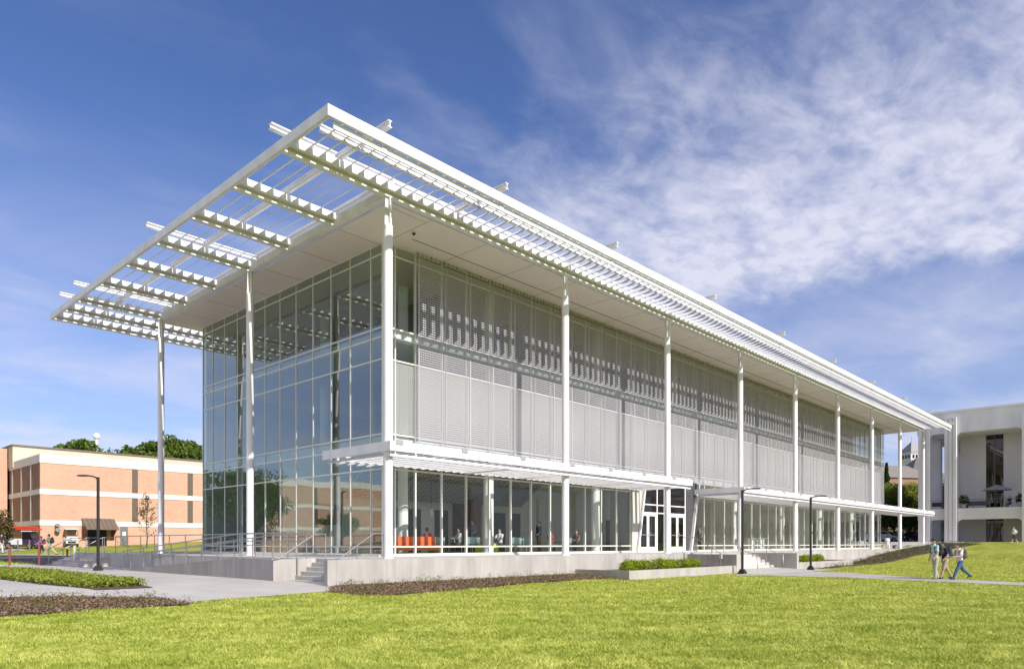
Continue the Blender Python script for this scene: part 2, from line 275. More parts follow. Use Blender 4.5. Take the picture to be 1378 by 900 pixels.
# ------------------------------------------------------------------ mesh helpers
class MB:
    def __init__(s): s.v = []; s.f = []; s.sm = []; s.mi = []
    def add(s, verts, faces, smooth=False, mi=0):
        o = len(s.v); s.v += [tuple(p) for p in verts]; s.f += [tuple(i + o for i in f) for f in faces]; s.sm += [smooth] * len(faces); s.mi += [mi] * len(faces)
    def box(s, x0, x1, y0, y1, z0, z1, mi=0):
        v = [(x, y, z) for z in (z0, z1) for y in (y0, y1) for x in (x0, x1)]
        s.add(v, [(0, 2, 3, 1), (4, 5, 7, 6), (0, 1, 5, 4), (2, 6, 7, 3), (0, 4, 6, 2), (1, 3, 7, 5)], mi=mi); return s
    def prism(s, poly, axis, a, b, mi=0):
        n = len(poly)
        def P(p, t): return {'x': (t, p[0], p[1]), 'y': (p[0], t, p[1]), 'z': (p[0], p[1], t)}[axis]
        v = [P(p, a) for p in poly] + [P(p, b) for p in poly]
        s.add(v, [tuple(range(n - 1, -1, -1)), tuple(range(n, 2 * n))] + [(i, (i + 1) % n, n + (i + 1) % n, n + i) for i in range(n)], mi=mi); return s
    def tube(s, pts, r, n=8, caps=True, mi=0):
        pts = [Vector(p) for p in pts]; rs = r if isinstance(r, (list, tuple)) else [r] * len(pts)
        rings = []
        for i, p in enumerate(pts):
            d = (pts[min(i + 1, len(pts) - 1)] - pts[max(i - 1, 0)]).normalized()
            a = d.cross(Vector((0, 0, 1)) if abs(d.z) < 0.95 else Vector((1, 0, 0))).normalized(); b = d.cross(a)
            rings.append([p + (a * math.cos(2 * math.pi * k / n) + b * math.sin(2 * math.pi * k / n)) * rs[i] for k in range(n)])
        v = [q for g in rings for q in g]
        f = [(i * n + k, i * n + (k + 1) % n, (i + 1) * n + (k + 1) % n, (i + 1) * n + k) for i in range(len(pts) - 1) for k in range(n)]
        s.add(v, f, True, mi)
        if caps:
            s.add(rings[0], [tuple(range(n))], mi=mi); s.add(rings[-1], [tuple(range(n - 1, -1, -1))], mi=mi)
        return s
    def lathe(s, prof, c=(0, 0, 0), n=16, mi=0):
        v = [(c[0] + r * math.cos(2 * math.pi * k / n), c[1] + r * math.sin(2 * math.pi * k / n), c[2] + z) for r, z in prof for k in range(n)]
        f = [(i * n + k, i * n + (k + 1) % n, (i + 1) * n + (k + 1) % n, (i + 1) * n + k) for i in range(len(prof) - 1) for k in range(n)]
        s.add(v, f, True, mi); return s
    def ball(s, c, r, n=10, mi=0):
        rr = r if isinstance(r, (tuple, list)) else (r, r, r); pr = []
        m = n // 2 + 1
        v = [(c[0] + rr[0] * math.sin(math.pi * i / m) * math.cos(2 * math.pi * k / n), c[1] + rr[1] * math.sin(math.pi * i / m) * math.sin(2 * math.pi * k / n), c[2] + rr[2] * math.cos(math.pi * i / m)) for i in range(1, m) for k in range(n)]
        f = [(i * n + k, (i + 1) * n + k, (i + 1) * n + (k + 1) % n, i * n + (k + 1) % n) for i in range(m - 2) for k in range(n)]
        t = len(v); v += [(c[0], c[1], c[2] + rr[2]), (c[0], c[1], c[2] - rr[2])]
        f += [(t, k, (k + 1) % n) for k in range(n)] + [(t + 1, (m - 2) * n + (k + 1) % n, (m - 2) * n + k) for k in range(n)]
        s.add(v, f, True, mi); return s
    def build(s, name, m, parent=None, local=False):
        me = bpy.data.meshes.new(name); me.from_pydata(s.v, [], s.f)
        for q in (m if isinstance(m, (list, tuple)) else [m]): me.materials.append(q)
        me.polygons.foreach_set('use_smooth', s.sm); me.polygons.foreach_set('material_index', s.mi); me.update()
        return link(name, me, parent, local)
def link(name, me, parent=None, local=False):
    o = bpy.data.objects.new(name, me); col.objects.link(o)
    if parent is not None:
        o.parent = parent
        if not local: o.matrix_parent_inverse = world_of(parent).inverted()
    return o
def world_of(o):
    m = Matrix.LocRotScale(o.location, o.rotation_euler, o.scale)
    return (world_of(o.parent) @ o.matrix_parent_inverse @ m) if o.parent else m
def tag(o, label, cat, group=None, kind=None):
    o['label'] = label; o['category'] = cat
    if group: o['group'] = group
    if kind: o['kind'] = kind
    return o
def struct(o, kind='structure'): o['kind'] = kind; return o
def thing(name, loc, label, cat, group=None, rz=0):
    o = bpy.data.objects.new(name, None); col.objects.link(o); o.location = loc; o.rotation_euler = (0, 0, rz); o.empty_display_size = 0.3
    return tag(o, label, cat, group)
def copy_tree(o, parent=None):
    c = o.copy(); col.objects.link(c)
    if parent is not None: c.parent = parent
    for ch in [q for q in ALLCH(o)]: copy_tree(ch, c)
    return c
def ALLCH(o): return [q for q in bpy.data.objects if q.parent == o]
def np_mesh(name, V, F, m, smooth=False):
    me = bpy.data.meshes.new(name); nv = len(V); nf = len(F); k = F.shape[1]
    me.vertices.add(nv); me.vertices.foreach_set('co', np.ascontiguousarray(V, dtype=np.float32).ravel())
    me.loops.add(nf * k); me.loops.foreach_set('vertex_index', np.ascontiguousarray(F, dtype=np.int32).ravel())
    me.polygons.add(nf); me.polygons.foreach_set('loop_start', np.arange(0, nf * k, k, dtype=np.int32)); me.polygons.foreach_set('loop_total', np.full(nf, k, dtype=np.int32))
    me.update(calc_edges=True); me.materials.append(m); return me

# ------------------------------------------------------------------ terrain
def ss(a, b, x): t = np.clip((np.asarray(x, float) - a) / (b - a), 0, 1); return t * t * (3 - 2 * t)
def hgt(x, y):
    rx = ss(44, 84, x)
    a = 0.33 * ss(-5, 3, y) + 0.95 * ss(38, 68, y) * ss(-14, 6, x) + 0.9 * ss(6, 30, x) * ss(48, 70, y)
    z = -1.1 + a * (1 - rx) + 1.87 * rx
    inside = (x > -2) & (x < 70.1) & (y > 0.6) & (y < 22.4)
    return np.where(inside, np.minimum(z, -0.4), z)
def H(x, y): return float(hgt(np.array(x), np.array(y)))
def gp(u, v):
    """where the ground is seen in a given direction from the camera"""
    d = FWD + RGT * ((u - 689) / FPX) + Vector((0, 0, (HZN - v) / FPX))
    t = 2.0
    while t < 400:
        p = CAM + d * t
        if p.z <= H(p.x, p.y): break
        t += 0.1
    return (p.x, p.y)
def grow(a, b, step, far):
    g = list(np.arange(a, b + 0.01, step)); s = step; x = b
    while x < far: s *= 1.5; x += s; g.append(x)
    s = step; x = a; l = []
    while x > -far: s *= 1.5; x -= s; l.append(x)
    return np.array(l[::-1] + g)
gx = grow(-50, 120, 1.0, 2500); gy = grow(-45, 100, 1.0, 2500)
X, Y = np.meshgrid(gx, gy); V = np.stack([X.ravel(), Y.ravel(), hgt(X, Y).ravel()], 1)
nx, ny = len(gx), len(gy); ii, jj = np.meshgrid(np.arange(nx - 1), np.arange(ny - 1)); b0 = (jj * nx + ii).ravel()
F = np.stack([b0, b0 + 1, b0 + nx + 1, b0 + nx], 1)
struct(link('lawn_ground', np_mesh('lawn_ground', V, F, M['lawn'])))
def overlay(name, poly, m, off=0.02, kind='structure', step=1.0):
    bm = bmesh.new(); vs_ = [bm.verts.new((x, y, 0)) for x, y in poly]; bm.faces.new(vs_)
    xs = [p[0] for p in poly]; ys = [p[1] for p in poly]
    for a in np.arange(math.floor(min(xs)), max(xs), step): bmesh.ops.bisect_plane(bm, geom=bm.verts[:] + bm.edges[:] + bm.faces[:], plane_co=(a, 0, 0), plane_no=(1, 0, 0))
    for a in np.arange(math.floor(min(ys)), max(ys), step): bmesh.ops.bisect_plane(bm, geom=bm.verts[:] + bm.edges[:] + bm.faces[:], plane_co=(0, a, 0), plane_no=(0, 1, 0))
    for v in bm.verts: v.co.z = H(v.co.x, v.co.y) + off
    bmesh.ops.recalc_face_normals(bm, faces=bm.faces[:])
    if bm.faces and sum(f.normal.z for f in bm.faces) < 0: bmesh.ops.reverse_faces(bm, faces=bm.faces[:])
    me = bpy.data.meshes.new(name); bm.to_mesh(me); bm.free(); me.materials.append(m)
    o = link(name, me); o['kind'] = kind; return o
def px(*pts): return [gp(u, v) for u, v in pts]
# plaza in front of the short facade and stairs
plaza_poly = px((-260, 838), (0, 829), (120, 821), (250, 811), (440, 796.5), (470, 790)) + [(-2.4, -0.3), (-1.6, 30), (-18, 44), (-40, 46)]
overlay('plaza', plaza_poly, M['plaza'], 0.02)
kl = MB()   # control joints of the plaza
overlay('path', px((985, 774), (1030, 774.5), (1145, 777.5), (1378, 788), (1600, 800), (1600, 794), (1378, 784), (1232, 776.8), (1142, 770.6), (1045, 766)) , M['path'], 0.02)
overlay('stair_landing_pavement', [(20.8, -5.0), (30.5, -5.6), (30.5, -0.5), (20.8, -0.5)], M['plaza'], 0.024)
overlay('walkway', [(40.5, -1.9), (58, -2.6), (78, -3.2), (95, -3.2), (95, 30), (71, 30), (71, 3.2), (40.5, 3.2)], M['plaza'], 0.02)
road_poly = px((-200, 748), (0, 748.3), (100, 749.3), (124, 751.5), (122, 757), (104, 761), (52, 760.8), (45, 757.5), (0, 753.2), (-200, 753))
overlay('road', road_poly, M['asphalt'], 0.035)
overlay('far_road', [(95, -5), (140, -5), (140, 120), (95, 120)], M['asphalt'], 0.02)
kerb_poly = px((-200, 746.6), (0, 746.8), (100, 747.6), (126, 749.5), (124, 751.3), (100, 749.2), (0, 748.2), (-200, 747.9))
overlay('kerb_strip', kerb_poly, M['path'], 0.10)
overlay('service_pavement', [(-40, 58), (2, 58), (3, 65.8), (24, 65.8), (24, 66.2), (-40, 66.2)], M['path'], 0.03)
# planting beds
bed_front = px((443, 797), (480, 801), (530, 801), (600, 796), (651, 791), (709, 785), (800, 779.5), (840, 777.5)) + [(10.4, -3.4), (10.4, -0.45), (-2.6, -0.45)]
overlay('mulch_bed', bed_front, M['mulch'], 0.035, 'stuff', 0.5)
bed_near = px((-120, 843), (0, 831), (60, 826.5), (140, 821), (200, 817), (256, 814), (215, 806.5), (110, 804.5), (0, 806), (-120, 812))
overlay('mulch_bed', bed_near, M['mulch'], 0.035, 'stuff', 0.5)
bed_cover = px((-120, 771), (0, 768.5), (60, 772), (190, 788), (207, 791.5), (130, 795), (60, 787.5), (0, 780), (-120, 776))
overlay('mulch_bed', bed_cover, M['mulch'], 0.035, 'stuff', 0.5)
bed_berm = px((1098, 766), (1160, 760.5), (1230, 748), (1300, 735), (1322, 731.5), (1270, 730.6), (1225, 737), (1180, 745), (1148, 757))
overlay('mulch_bed', bed_berm, M['mulch'], 0.04, 'stuff', 0.5)

# ------------------------------------------------------------------ main academic building
YG, XG, YB, XE = 3.35, 2.32, 20.8, 70.3
ZS = 13.19                                             # soffit height
bld = thing('academic_building', (0, 0, 0), 'long white and glass academic building with slender round columns and slatted sunshade roof', 'building')
COLX = [0] + [10.29 + 9.14 * i for i in range(8)]
COLS = [(x, 0) for x in COLX] + [(0, 10.46), (0, 20.92)]
def column(x, y):
    zb = min(0, H(x, y)) if x < 60 else H(x, y) - 0.1
    m = MB(); m.tube([(x, y, zb - 0.02), (x, y, 12.12)], 0.17, 24)
    c = m.build('column', M['white'], bld)
    p = MB()
    p.prism([(x - 0.165, 12.1), (x + 0.165, 12.1), (x + 0.13, 13.15), (x - 0.13, 13.15)], 'y', y - 0.02, y + 0.02)
    p.prism([(y - 0.165, 12.1), (y - 0.022, 12.1), (y - 0.022, 13.15), (y - 0.13, 13.15)], 'x', x - 0.02, x + 0.02)
    p.prism([(y + 0.022, 12.1), (y + 0.165, 12.1), (y + 0.13, 13.15), (y + 0.022, 13.15)], 'x', x - 0.02, x + 0.02)
    p.build('capital', M['white'], c)
    b = MB(); b.lathe([(0.0, 0.03), (0.21, 0.03), (0.22, 0.0)], (x, y, max(zb, 0) if x < 60 else zb + 0.11), 20); b.build('base_ring', M['white'], c)
for x, y in COLS: column(x, y)

# roof
roof = MB(); roof.box(0.36, 74.0, 0.36, 21.6, ZS + 0.02, 13.98); ro = roof.build('roof', M['roofwhite'], bld)
sf = MB(); sf.box(0.30, 74.0, 0.30, 21.6, ZS - 0.02, ZS + 0.015); sf.build('soffit', M['soffit'], ro)
jn = MB()
for i in range(49): jn.box(XG + i * 1.524 - 0.008, XG + i * 1.524 + 0.008, 0.3, YG, ZS - 0.0245, ZS - 0.0205) if i % 2 == 0 else None
jn.box(2.9, 74, 2.17, 2.22, ZS - 0.026, ZS - 0.0215)
for i in range(14): jn.box(0.3, XG, 0.6 + i * 1.524 - 0.008, 0.6 + i * 1.524 + 0.008, ZS - 0.0245, ZS - 0.0205) if i % 2 == 0 else None
jn.build('soffit_joints', M['joint'], ro)
pr = MB(); pr.box(0.30, 74.06, 0.28, 0.36, 13.98, 14.10); pr.box(0.28, 0.36, 0.36, 21.66, 13.98, 14.10); pr.build('roof_coping', M['white'], ro)

# sunshade: beams carrying tilted slats
XF, YF, YR, XR = -4.30, -2.80, 25.4, 74.2
def xbeam(m, x0, x1, y):
    m.box(x0, x1, y - 0.10, y + 0.10, 13.13, 13.185); m.box(x0, x1, y - 0.015, y + 0.015, 13.185, 13.31); m.box(x0, x1, y - 0.28, y + 0.06, 13.31, 13.55)
def ybeam(m, y0, y1, x):
    m.box(x - 0.11, x + 0.11, y0, y1, 13.14, 13.20); m.box(x - 0.015, x + 0.015, y0, y1, 13.20, 13.44); m.box(x - 0.10, x + 0.10, y0, y1, 13.44, 13.74)
def ibeam_y(m, x, y0, y1, z0, z1, w=0.10):
    m.box(x - w, x + w, y0, y1, z0, z0 + 0.03); m.box(x - 0.015, x + 0.015, y0, y1, z0 + 0.03, z1 - 0.03); m.box(x - w, x + w, y0, y1, z1 - 0.03, z1)
def ibeam_x(m, y, x0, x1, z0, z1, w=0.10):
    m.box(x0, x1, y - w, y + w, z0, z0 + 0.03); m.box(x0, x1, y - 0.015, y + 0.015, z0 + 0.03, z1 - 0.03); m.box(x0, x1, y - w, y + w, z1 - 0.03, z1)
fs = MB(); fs.box(XF, XF + 0.12, YF, YR, 13.14, 13.47); fs.box(XF + 0.12, XR, YF, YF + 0.12, 13.14, 13.47); fs.box(XF + 0.12, 30, YR - 0.12, YR, 13.14, 13.47)
fs.build('roof_edge_fascia', M['white'], bld)
ob = MB()
rax = [-2.15, 3.2] + COLX[1:]
ob.box(XF + 0.3, XR, YF + 0.16, YF + 0.22, 12.92, 13.12)
ob.build('outer_beam', M['white'], bld)
br = MB()
for x in rax: br.box(x - 0.10, x + 0.10, YF + 0.13, YF + 0.155, 12.90, 13.13)
br.build('beam_brackets', M['recess'], bld)
m = MB(); xbeam(m, XF + 0.12, 0.0, 0.0); xbeam(m, 0.0, XR, 0.0); m.build('edge_beam', M['white'], bld)
m = MB(); m.box(-0.12, 0.12, 0.12, 21.5, 13.14, 13.45); m.build('edge_beam', M['white'], bld)
for y in [3.487 * k for k in range(1, 7)] + [23.1, 25.15]:
    m = MB(); xbeam(m, XF + 0.12, -0.12 if y < 21 else 20.0, y); m.build('purlin', M['white'], bld)
for x in rax:
    m = MB(); ibeam_y(m, x, YF - 0.15, -0.1 if x > 0 else YR + 0.2, 13.62, 13.84, 0.075); m.build('rafter', M['white'], bld)
for y in (0.12, 10.46, 20.2, 22.6):
    m = MB(); ibeam_x(m, y + 0.0, XF - 0.26, 0.3, 13.76, 13.95); m.build('rafter', M['white'], bld)
m = MB(); ibeam_x(m, -1.4, XF + 0.6, XR, 13.46, 13.66, 0.08); m.build('purlin', M['white'], bld)
TILT = R(42)
def slat(m, x, y0, y1, z=13.45, w=0.185, t=0.014):
    c, s = math.cos(TILT), math.sin(TILT)
    poly = [(x - w * c + t * s, z - w * s - t * c), (x + w * c + t * s, z + w * s - t * c), (x + w * c - t * s, z + w * s + t * c), (x - w * c - t * s, z - w * s + t * c)]
    m.prism(poly, 'y', y0, y1)
SP = 0.508
xs = [XF + 0.38 + SP * i for i in range(8)]
m = MB()
for x in xs: slat(m, x, YF + 0.40, 0.0)
m.build('sunshade_slats', M['white'], bld)
ybs = [3.487 * k for k in range(0, 7)] + [23.1, 25.15]
for a, b in zip(ybs[:-1], ybs[1:]):
    m = MB()
    for x in xs: slat(m, x, a, b)
    m.build('sunshade_slats', M['white'], bld)
m = MB()
for i in range(46): slat(m, 0.3 + SP * i, 21.7, YR - 0.1)
m.build('sunshade_slats', M['white'], bld)
for a, b in zip(COLX, COLX[1:]):
    m = MB(); n = round((b - a) / SP)
    for i in range(n): slat(m, a + (b - a) * (i + 0.5) / n, YF + 0.40, 0.34)
    m.build('sunshade_slats', M['white'], bld)

# floors and back
for z0, z1 in ((4.70, 5.14), (9.28, 9.64)):
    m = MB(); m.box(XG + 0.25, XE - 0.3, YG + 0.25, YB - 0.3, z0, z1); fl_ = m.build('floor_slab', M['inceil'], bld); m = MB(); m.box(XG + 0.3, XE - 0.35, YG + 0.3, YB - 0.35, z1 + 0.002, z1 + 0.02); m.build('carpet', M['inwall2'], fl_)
m = MB(); m.box(XG + 0.1, XE - 0.1, YG + 0.1, YB - 0.1, -0.3, 0.02); m.build('ground_floor', M['infloor'], bld)
m = MB(); m.box(XG + 0.2, XE, YB, YB + 0.3, 0, ZS - 0.03); m.build('rear_wall', M['inwall'], bld)
m = MB(); m.box(XE - 0.02, XE + 0.1, YG + 3.2, YB - 0.05, 0, ZS - 0.03); m.build('end_wall', M['beige'], bld)
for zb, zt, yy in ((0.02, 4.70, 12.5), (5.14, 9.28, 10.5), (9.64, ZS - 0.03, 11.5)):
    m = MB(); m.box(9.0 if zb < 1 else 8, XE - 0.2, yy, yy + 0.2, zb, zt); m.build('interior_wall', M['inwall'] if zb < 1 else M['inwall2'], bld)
for i in range(1, 8):
    for y in (4.7, 14.5):
        m = MB(); m.tube([(COLX[i] - 0.4, y, 0.02), (COLX[i] - 0.4, y, ZS - 0.03)], 0.26, 18); m.build('interior_column', M['inceil'], bld)
for y in (7.0, 14.0):
    m = MB(); m.tube([(6.2, y, 0.02), (6.2, y, ZS - 0.03)], 0.26, 18); m.build('interior_column', M['inceil'], bld)

# curtain walls
TZ = [0.08, 0.41, 3.70, 4.68, 5.17, 8.32, 9.26, 9.66, 12.74, 13.17]
STOREY = [(0, 3), (3, 6), (6, 9)]
def wall_bay(p0, p1, ks, zr, gm, long, skip=(), fritz=None):
    """one bay of curtain wall along x (long) or y: frame with its panes as a child"""
    fr = MB(); gl = MB(); fg = MB()
    z0, z1 = TZ[zr[0]], TZ[zr[1]]
    def bx(m, a, b, d0, d1, za, zb):
        if long: m.box(a, b, YG + d0, YG + d1, za, zb)
        else: m.box(XG + d0, XG + d1, a, b, za, zb)
    for k in ks: bx(fr, k - 0.03, k + 0.03, -0.075 if long else -0.035, 0.05, z0, z1)
    edges = sorted(set([p0] + list(ks) + [p1]))
    for zi in range(zr[0], zr[1] + (1 if zr[1] == 9 else 0)):
        z = TZ[zi]
        for a, b in zip(edges[:-1], edges[1:]): bx(fr, a + 0.031, b - 0.031, -0.065 if long else -0.03, 0.048, z - 0.03, z + 0.03)
    for zi in range(zr[0], zr[1]):
        for a, b in zip(edges[:-1], edges[1:]):
            tgt = fg if (fritz and zi in fritz) else gl
            za, zb_ = TZ[zi] + 0.032, TZ[zi + 1] - 0.032; w2 = (b - a) / 1.5; q = [random.uniform(-0.0045, 0.0045) * k_ for k_ in (w2, w2, zb_ - za)]
            A_, B_ = a + 0.034, b - 0.034; off = [q[0] - q[2] * 0.3, q[1] - q[2] * 0.3, q[0] + q[2] * 0.3, q[1] + q[2] * 0.3]   # each pane sits a hair out of plane
            cs = [(A_, za), (B_, za), (A_, zb_), (B_, zb_)]
            vv = [((c[0], YG + d + off[i], c[1]) if long else (XG + d + off[i], c[0], c[1])) for d in (-0.012, 0.0) for i, c in enumerate(cs)]
            ff = [(0, 1, 3, 2), (4, 6, 7, 5), (0, 4, 5, 1), (2, 3, 7, 6), (0, 2, 6, 4), (1, 5, 7, 3)]
            tgt.add(vv, ff if long else [f_[::-1] for f_ in ff])
    w = fr.build('window', M['mullion'], bld)
    if gl.v: gl.build('glass_panes', gm, w)
    if fg.v: fg.build('frosted_panes', M['frit'], w)
sy = [YG + 0.9 + 1.524 * i for i in range(12)]            # mullions of the short facade
sed = [YG + 0.1] + sy[:11] + [YB]
for s in STOREY:
    for a, b in zip(sed[:-1], sed[1:]): wall_bay(a, b, [b] if b < YB else [b - 0.03], s, M['glassx'], False)
    m = MB(); m.box(XG - 0.06, XG + 0.08, YG - 0.08, YG + 0.08, TZ[s[0]] + 0.003, TZ[s[1]]); m.build('corner_mullion', M['mullion'], bld)
lx = [2.865, 3.98] + [3.98 + 1.524 * i for i in range(1, 44)]
lx = [x for x in lx if x < XE - 0.3] + [XE]
for s in STOREY:
    groups = [[XG + 0.1, 2.865, 3.98]] + [lx[i:i + 4] for i in range(1, len(lx) - 1, 3)]
    for g in groups:
        if len(g) < 2: continue
        if s[0] == 0 and g[0] >= 20.6 and g[-1] <= 29.0:
            continue
        gg = g
        if s[0] == 0 and g[0] < 20.6 < g[-1]: gg = [x for x in g if x <= 20.75]
        if s[0] == 0 and g[0] < 28 < g[-1]: gg = [x for x in g if x >= 28.3]
        if len(gg) < 2: continue
        wall_bay(gg[0], gg[-1], gg[1:], s, M['glass'], True, fritz=(4,))
m = MB(); m.box(XG - 0.1, XE, YG - 0.16, YG + 0.1, 0.0, 0.052); m.box(XG - 0.16, XG + 0.1, YG + 0.11, YB, 0.0, 0.052); m.build('window_sill', M['mullion'], bld)
for z0, z1 in ((4.73, 5.13), (9.20, 9.70)):
    m = MB(); m.box(XG + 0.3, XE - 0.3, YG + 0.09, YG + 0.14, z0, z1); m.build('spandrel', M['white'], bld)
# return glazing at the far end
m = MB()
for z in TZ[:]: m.box(XE - 0.02, XE + 0.05, YG + 0.08, YG + 3.1, z - 0.03, z + 0.03)
for y in (YG + 1.55, YG + 3.1): m.box(XE - 0.02, XE + 0.051, y - 0.03, y + 0.03, 0.05, 13.17)
w = m.build('window', M['mullion'], bld)
m = MB(); m.box(XE + 0.0, XE + 0.012, YG + 0.09, YG + 3.07, 0.12, 13.1); m.build('glass_panes', M['glass'], w)

# media mesh screen hung in front of the upper storeys
ms = MB(); YM = 3.02; x0, x1 = 3.88, 70.6; z0, z1 = 4.75, 12.93
k = z0
while k < z1: ms.box(x0, x1, YM - 0.006, YM + 0.006, k, k + 0.027); k += 0.1
k = x0
while k < x1: ms.box(k, k + 0.014, YM - 0.010, YM - 0.007, z0, z1); k += 0.1
for x in lx[1:]: ms.box(x - 0.02, x + 0.02, YM + 0.007, YM + 0.05, z0, z1)
scr = ms.build('media_screen', M['mesh'], bld)
hg = MB()
for i, x in enumerate(np.arange(x0, x1, 0.254)):
    hg.box(x - 0.005, x + 0.005, YM - 0.005, YM + 0.005, z1, ZS - 0.024)
    if i % 3 == 0: hg.box(x - 0.05, x + 0.05, YM - 0.03, YM + 0.0, 13.06, 13.10)
hg.build('hanger_wires', M['grey'], scr)

# canopies over the ground floor
def canopy(xa, xb, nrib, left_return):
    fr = MB(); fr.box(xa, xb, -0.42, -0.36, 3.89, 4.24); fr.box(xa, xa + 0.06, -0.36, 4.0 if left_return else YG - 0.15, 3.89, 4.24)
    fr.box(xb - 0.06, xb, -0.36, YG - 0.15, 3.89, 4.24)
    fr.box(xa + 0.06, xb - 0.06, -0.34, -0.22, 3.70, 3.78)
    fr.box(xa + 0.06, xb - 0.06, YG - 0.32, YG - 0.20, 3.80, 3.98)
    c = fr.build('canopy', M['white'], bld)
    rb = MB(); bk = MB()
    for x in nrib:
        rb.box(x - 0.05, x + 0.05, -0.21, YG - 0.19, 3.99, 4.16)
        bk.box(x - 0.16, x + 0.16, -0.45, -0.425, 4.13, 4.30)
    rb.build('canopy_ribs', M['white'], c); bk.build('canopy_brackets', M['bracket'], c)
    st = MB(); n = int((xb - xa) / 0.457)
    for i in range(n):
        x = xa + 0.3 + i * 0.457
        cc, s_ = math.cos(R(35)), math.sin(R(35)); w_, t_ = 0.13, 0.012; z_ = 3.83
        st.prism([(x - w_ * cc + t_ * s_, z_ - w_ * s_ - t_ * cc), (x + w_ * cc + t_ * s_, z_ + w_ * s_ - t_ * cc), (x + w_ * cc - t_ * s_, z_ + w_ * s_ + t_ * cc), (x - w_ * cc - t_ * s_, z_ - w_ * s_ + t_ * cc)], 'y', -0.215, YG - 0.33 if x > XG - 0.3 or not left_return else 3.9)
    st.build('canopy_slats', M['white'], c)
canopy(-0.22, 21.5, [0.2, 3.43, 6.86] + [10.29 + 3.047 * i for i in range(4)], True)
canopy(28.3, 77.6, [28.57 + 3.047 * i for i in range(17)], False)

# entrance between the canopies
pt = MB(); YP = YG - 0.05
pt.prism([(20.72, 0.02), (21.15, 0.02), (22.05, 4.62), (20.72, 4.62)], 'y', YP - 0.1, YP + 0.12)
po = pt.build('entrance_portal', M['beige'], bld)
for xa_, xb_ in ((21.2, 22.12), (27.72, 28.80)): m = MB(); m.prism([(xa_, 0.02), (xa_ + 0.12, 0.02), (xb_ + 0.12, 4.62), (xb_, 4.62)], 'y', YP - 0.22, YP + 0.12); m.build('slanted_fin', M['white'], po)
m = MB()
zz = 0.02
while zz < 4.45:
    t0 = zz / 4.6; m.prism([(27.30, zz), (27.70 + 1.08 * t0, zz), (27.70 + 1.08 * (zz + 0.21) / 4.6, zz + 0.21), (27.30, zz + 0.21)], 'y', YP - 0.04, YP + 0.1); zz += 0.22
m.build('dark_siding', M['dark'], po)
m = MB()
m.box(21.35, 27.28, YP - 0.02, YP + 0.08, 2.45, 2.52); m.box(21.35, 27.28, YP - 0.02, YP + 0.08, 2.96, 3.03); m.box(21.35, 27.28, YP - 0.02, YP + 0.08, 4.35, 4.62)
for x in (21.62, 23.68, 24.55, 25.22, 27.22): m.box(x - 0.05, x + 0.05, YP - 0.03, YP + 0.082, 0.02, 4.35)
pf = m.build('entrance_frame', M['door'], bld)
m = MB()
for a, b in ((21.68, 23.62), (23.74, 24.5), (24.61, 25.16), (25.28, 27.16)):
    m.box(a, b, YP + 0.02, YP + 0.032, 3.04, 4.34); m.box(a, b, YP + 0.02, YP + 0.032, 2.53, 2.95)
    if b - a < 1: m.box(a, b, YP + 0.02, YP + 0.032, 0.1, 2.44)
m.build('glass_panes', M['glassd'], pf)
def door(a, b, hinge_left):
    m = MB(); m.box(a, a + 0.13, YP, YP + 0.05, 0.03, 2.44); m.box(b - 0.13, b, YP, YP + 0.05, 0.03, 2.44); m.box(a + 0.13, b - 0.13, YP, YP + 0.05, 0.03, 0.34); m.box(a + 0.13, b - 0.13, YP, YP + 0.05, 2.28, 2.44)
    d = m.build('door', M['door'], bld)
    g = MB(); g.box(a + 0.131, b - 0.131, YP + 0.02, YP + 0.03, 0.341, 2.279); g.build('glass_pane', M['glassd'], d)
    h = MB(); xh = b - 0.06 if hinge_left else a + 0.06
    h.tube([(xh, YP - 0.005, 0.95), (xh, YP - 0.09, 0.98), (xh, YP - 0.09, 1.22), (xh, YP - 0.005, 1.25)], 0.018, 8); h.box(a + 0.14, b - 0.14, YP - 0.02, YP - 0.001, 1.07, 1.12); h.build('handle', M['steel'], d)
door(21.70, 22.64, True); door(22.66, 23.61, False); door(25.29, 26.21, True); door(26.23, 27.15, False)

# ------------------------------------------------------------------ terrace, ramp, stairs
ter = thing('concrete_terrace', (-2.4, -0.4, 0), 'raised pale concrete terrace with ramp and stairs around the glass building', 'terrace')
m = MB(); m.box(-1.9, 70.4, 2.15, 23.3, -1.3, -0.003); m.box(-1.66, 70.4, -0.2, 2.15, -1.3, -0.003); m.build('terrace_deck', M['step'], ter)
m = MB(); m.box(-2.8, 20.9, -0.42, -0.2, -1.4, 0.0); m.box(29.3, 62, -0.42, -0.2, -1.4, 0.0); m.box(21.6, 29.3, -0.42, -0.2, -1.4, -0.006); m.build('front_wall', M['conc'], ter)
m = MB(); m.box(20.9, 21.55, -3.42, -0.42, -1.5, -0.05); m.build('stair_cheek', M['conc'], ter)
m = MB(); m.box(29.3, 29.62, -3.42, -0.42, -1.5, -0.05); m.build('stair_cheek', M['conc'], ter)
m = MB()
for k in range(6): m.box(21.551, 29.299, -0.42 - 0.30 * (k + 1), -0.42 - 0.30 * k - (0.001 if k else 0), -1.4, -0.165 * (k + 1))
m.build('entrance_stair', M['step'], ter)
m = MB(); e_ = 0.225
for k in range(5): m.box(-1.66 - e_ * (k + 1), -1.66 - e_ * k, -0.199, 2.05, -1.3, -0.15 * (k + 1))
m.build('corner_stair', M['step'], ter)
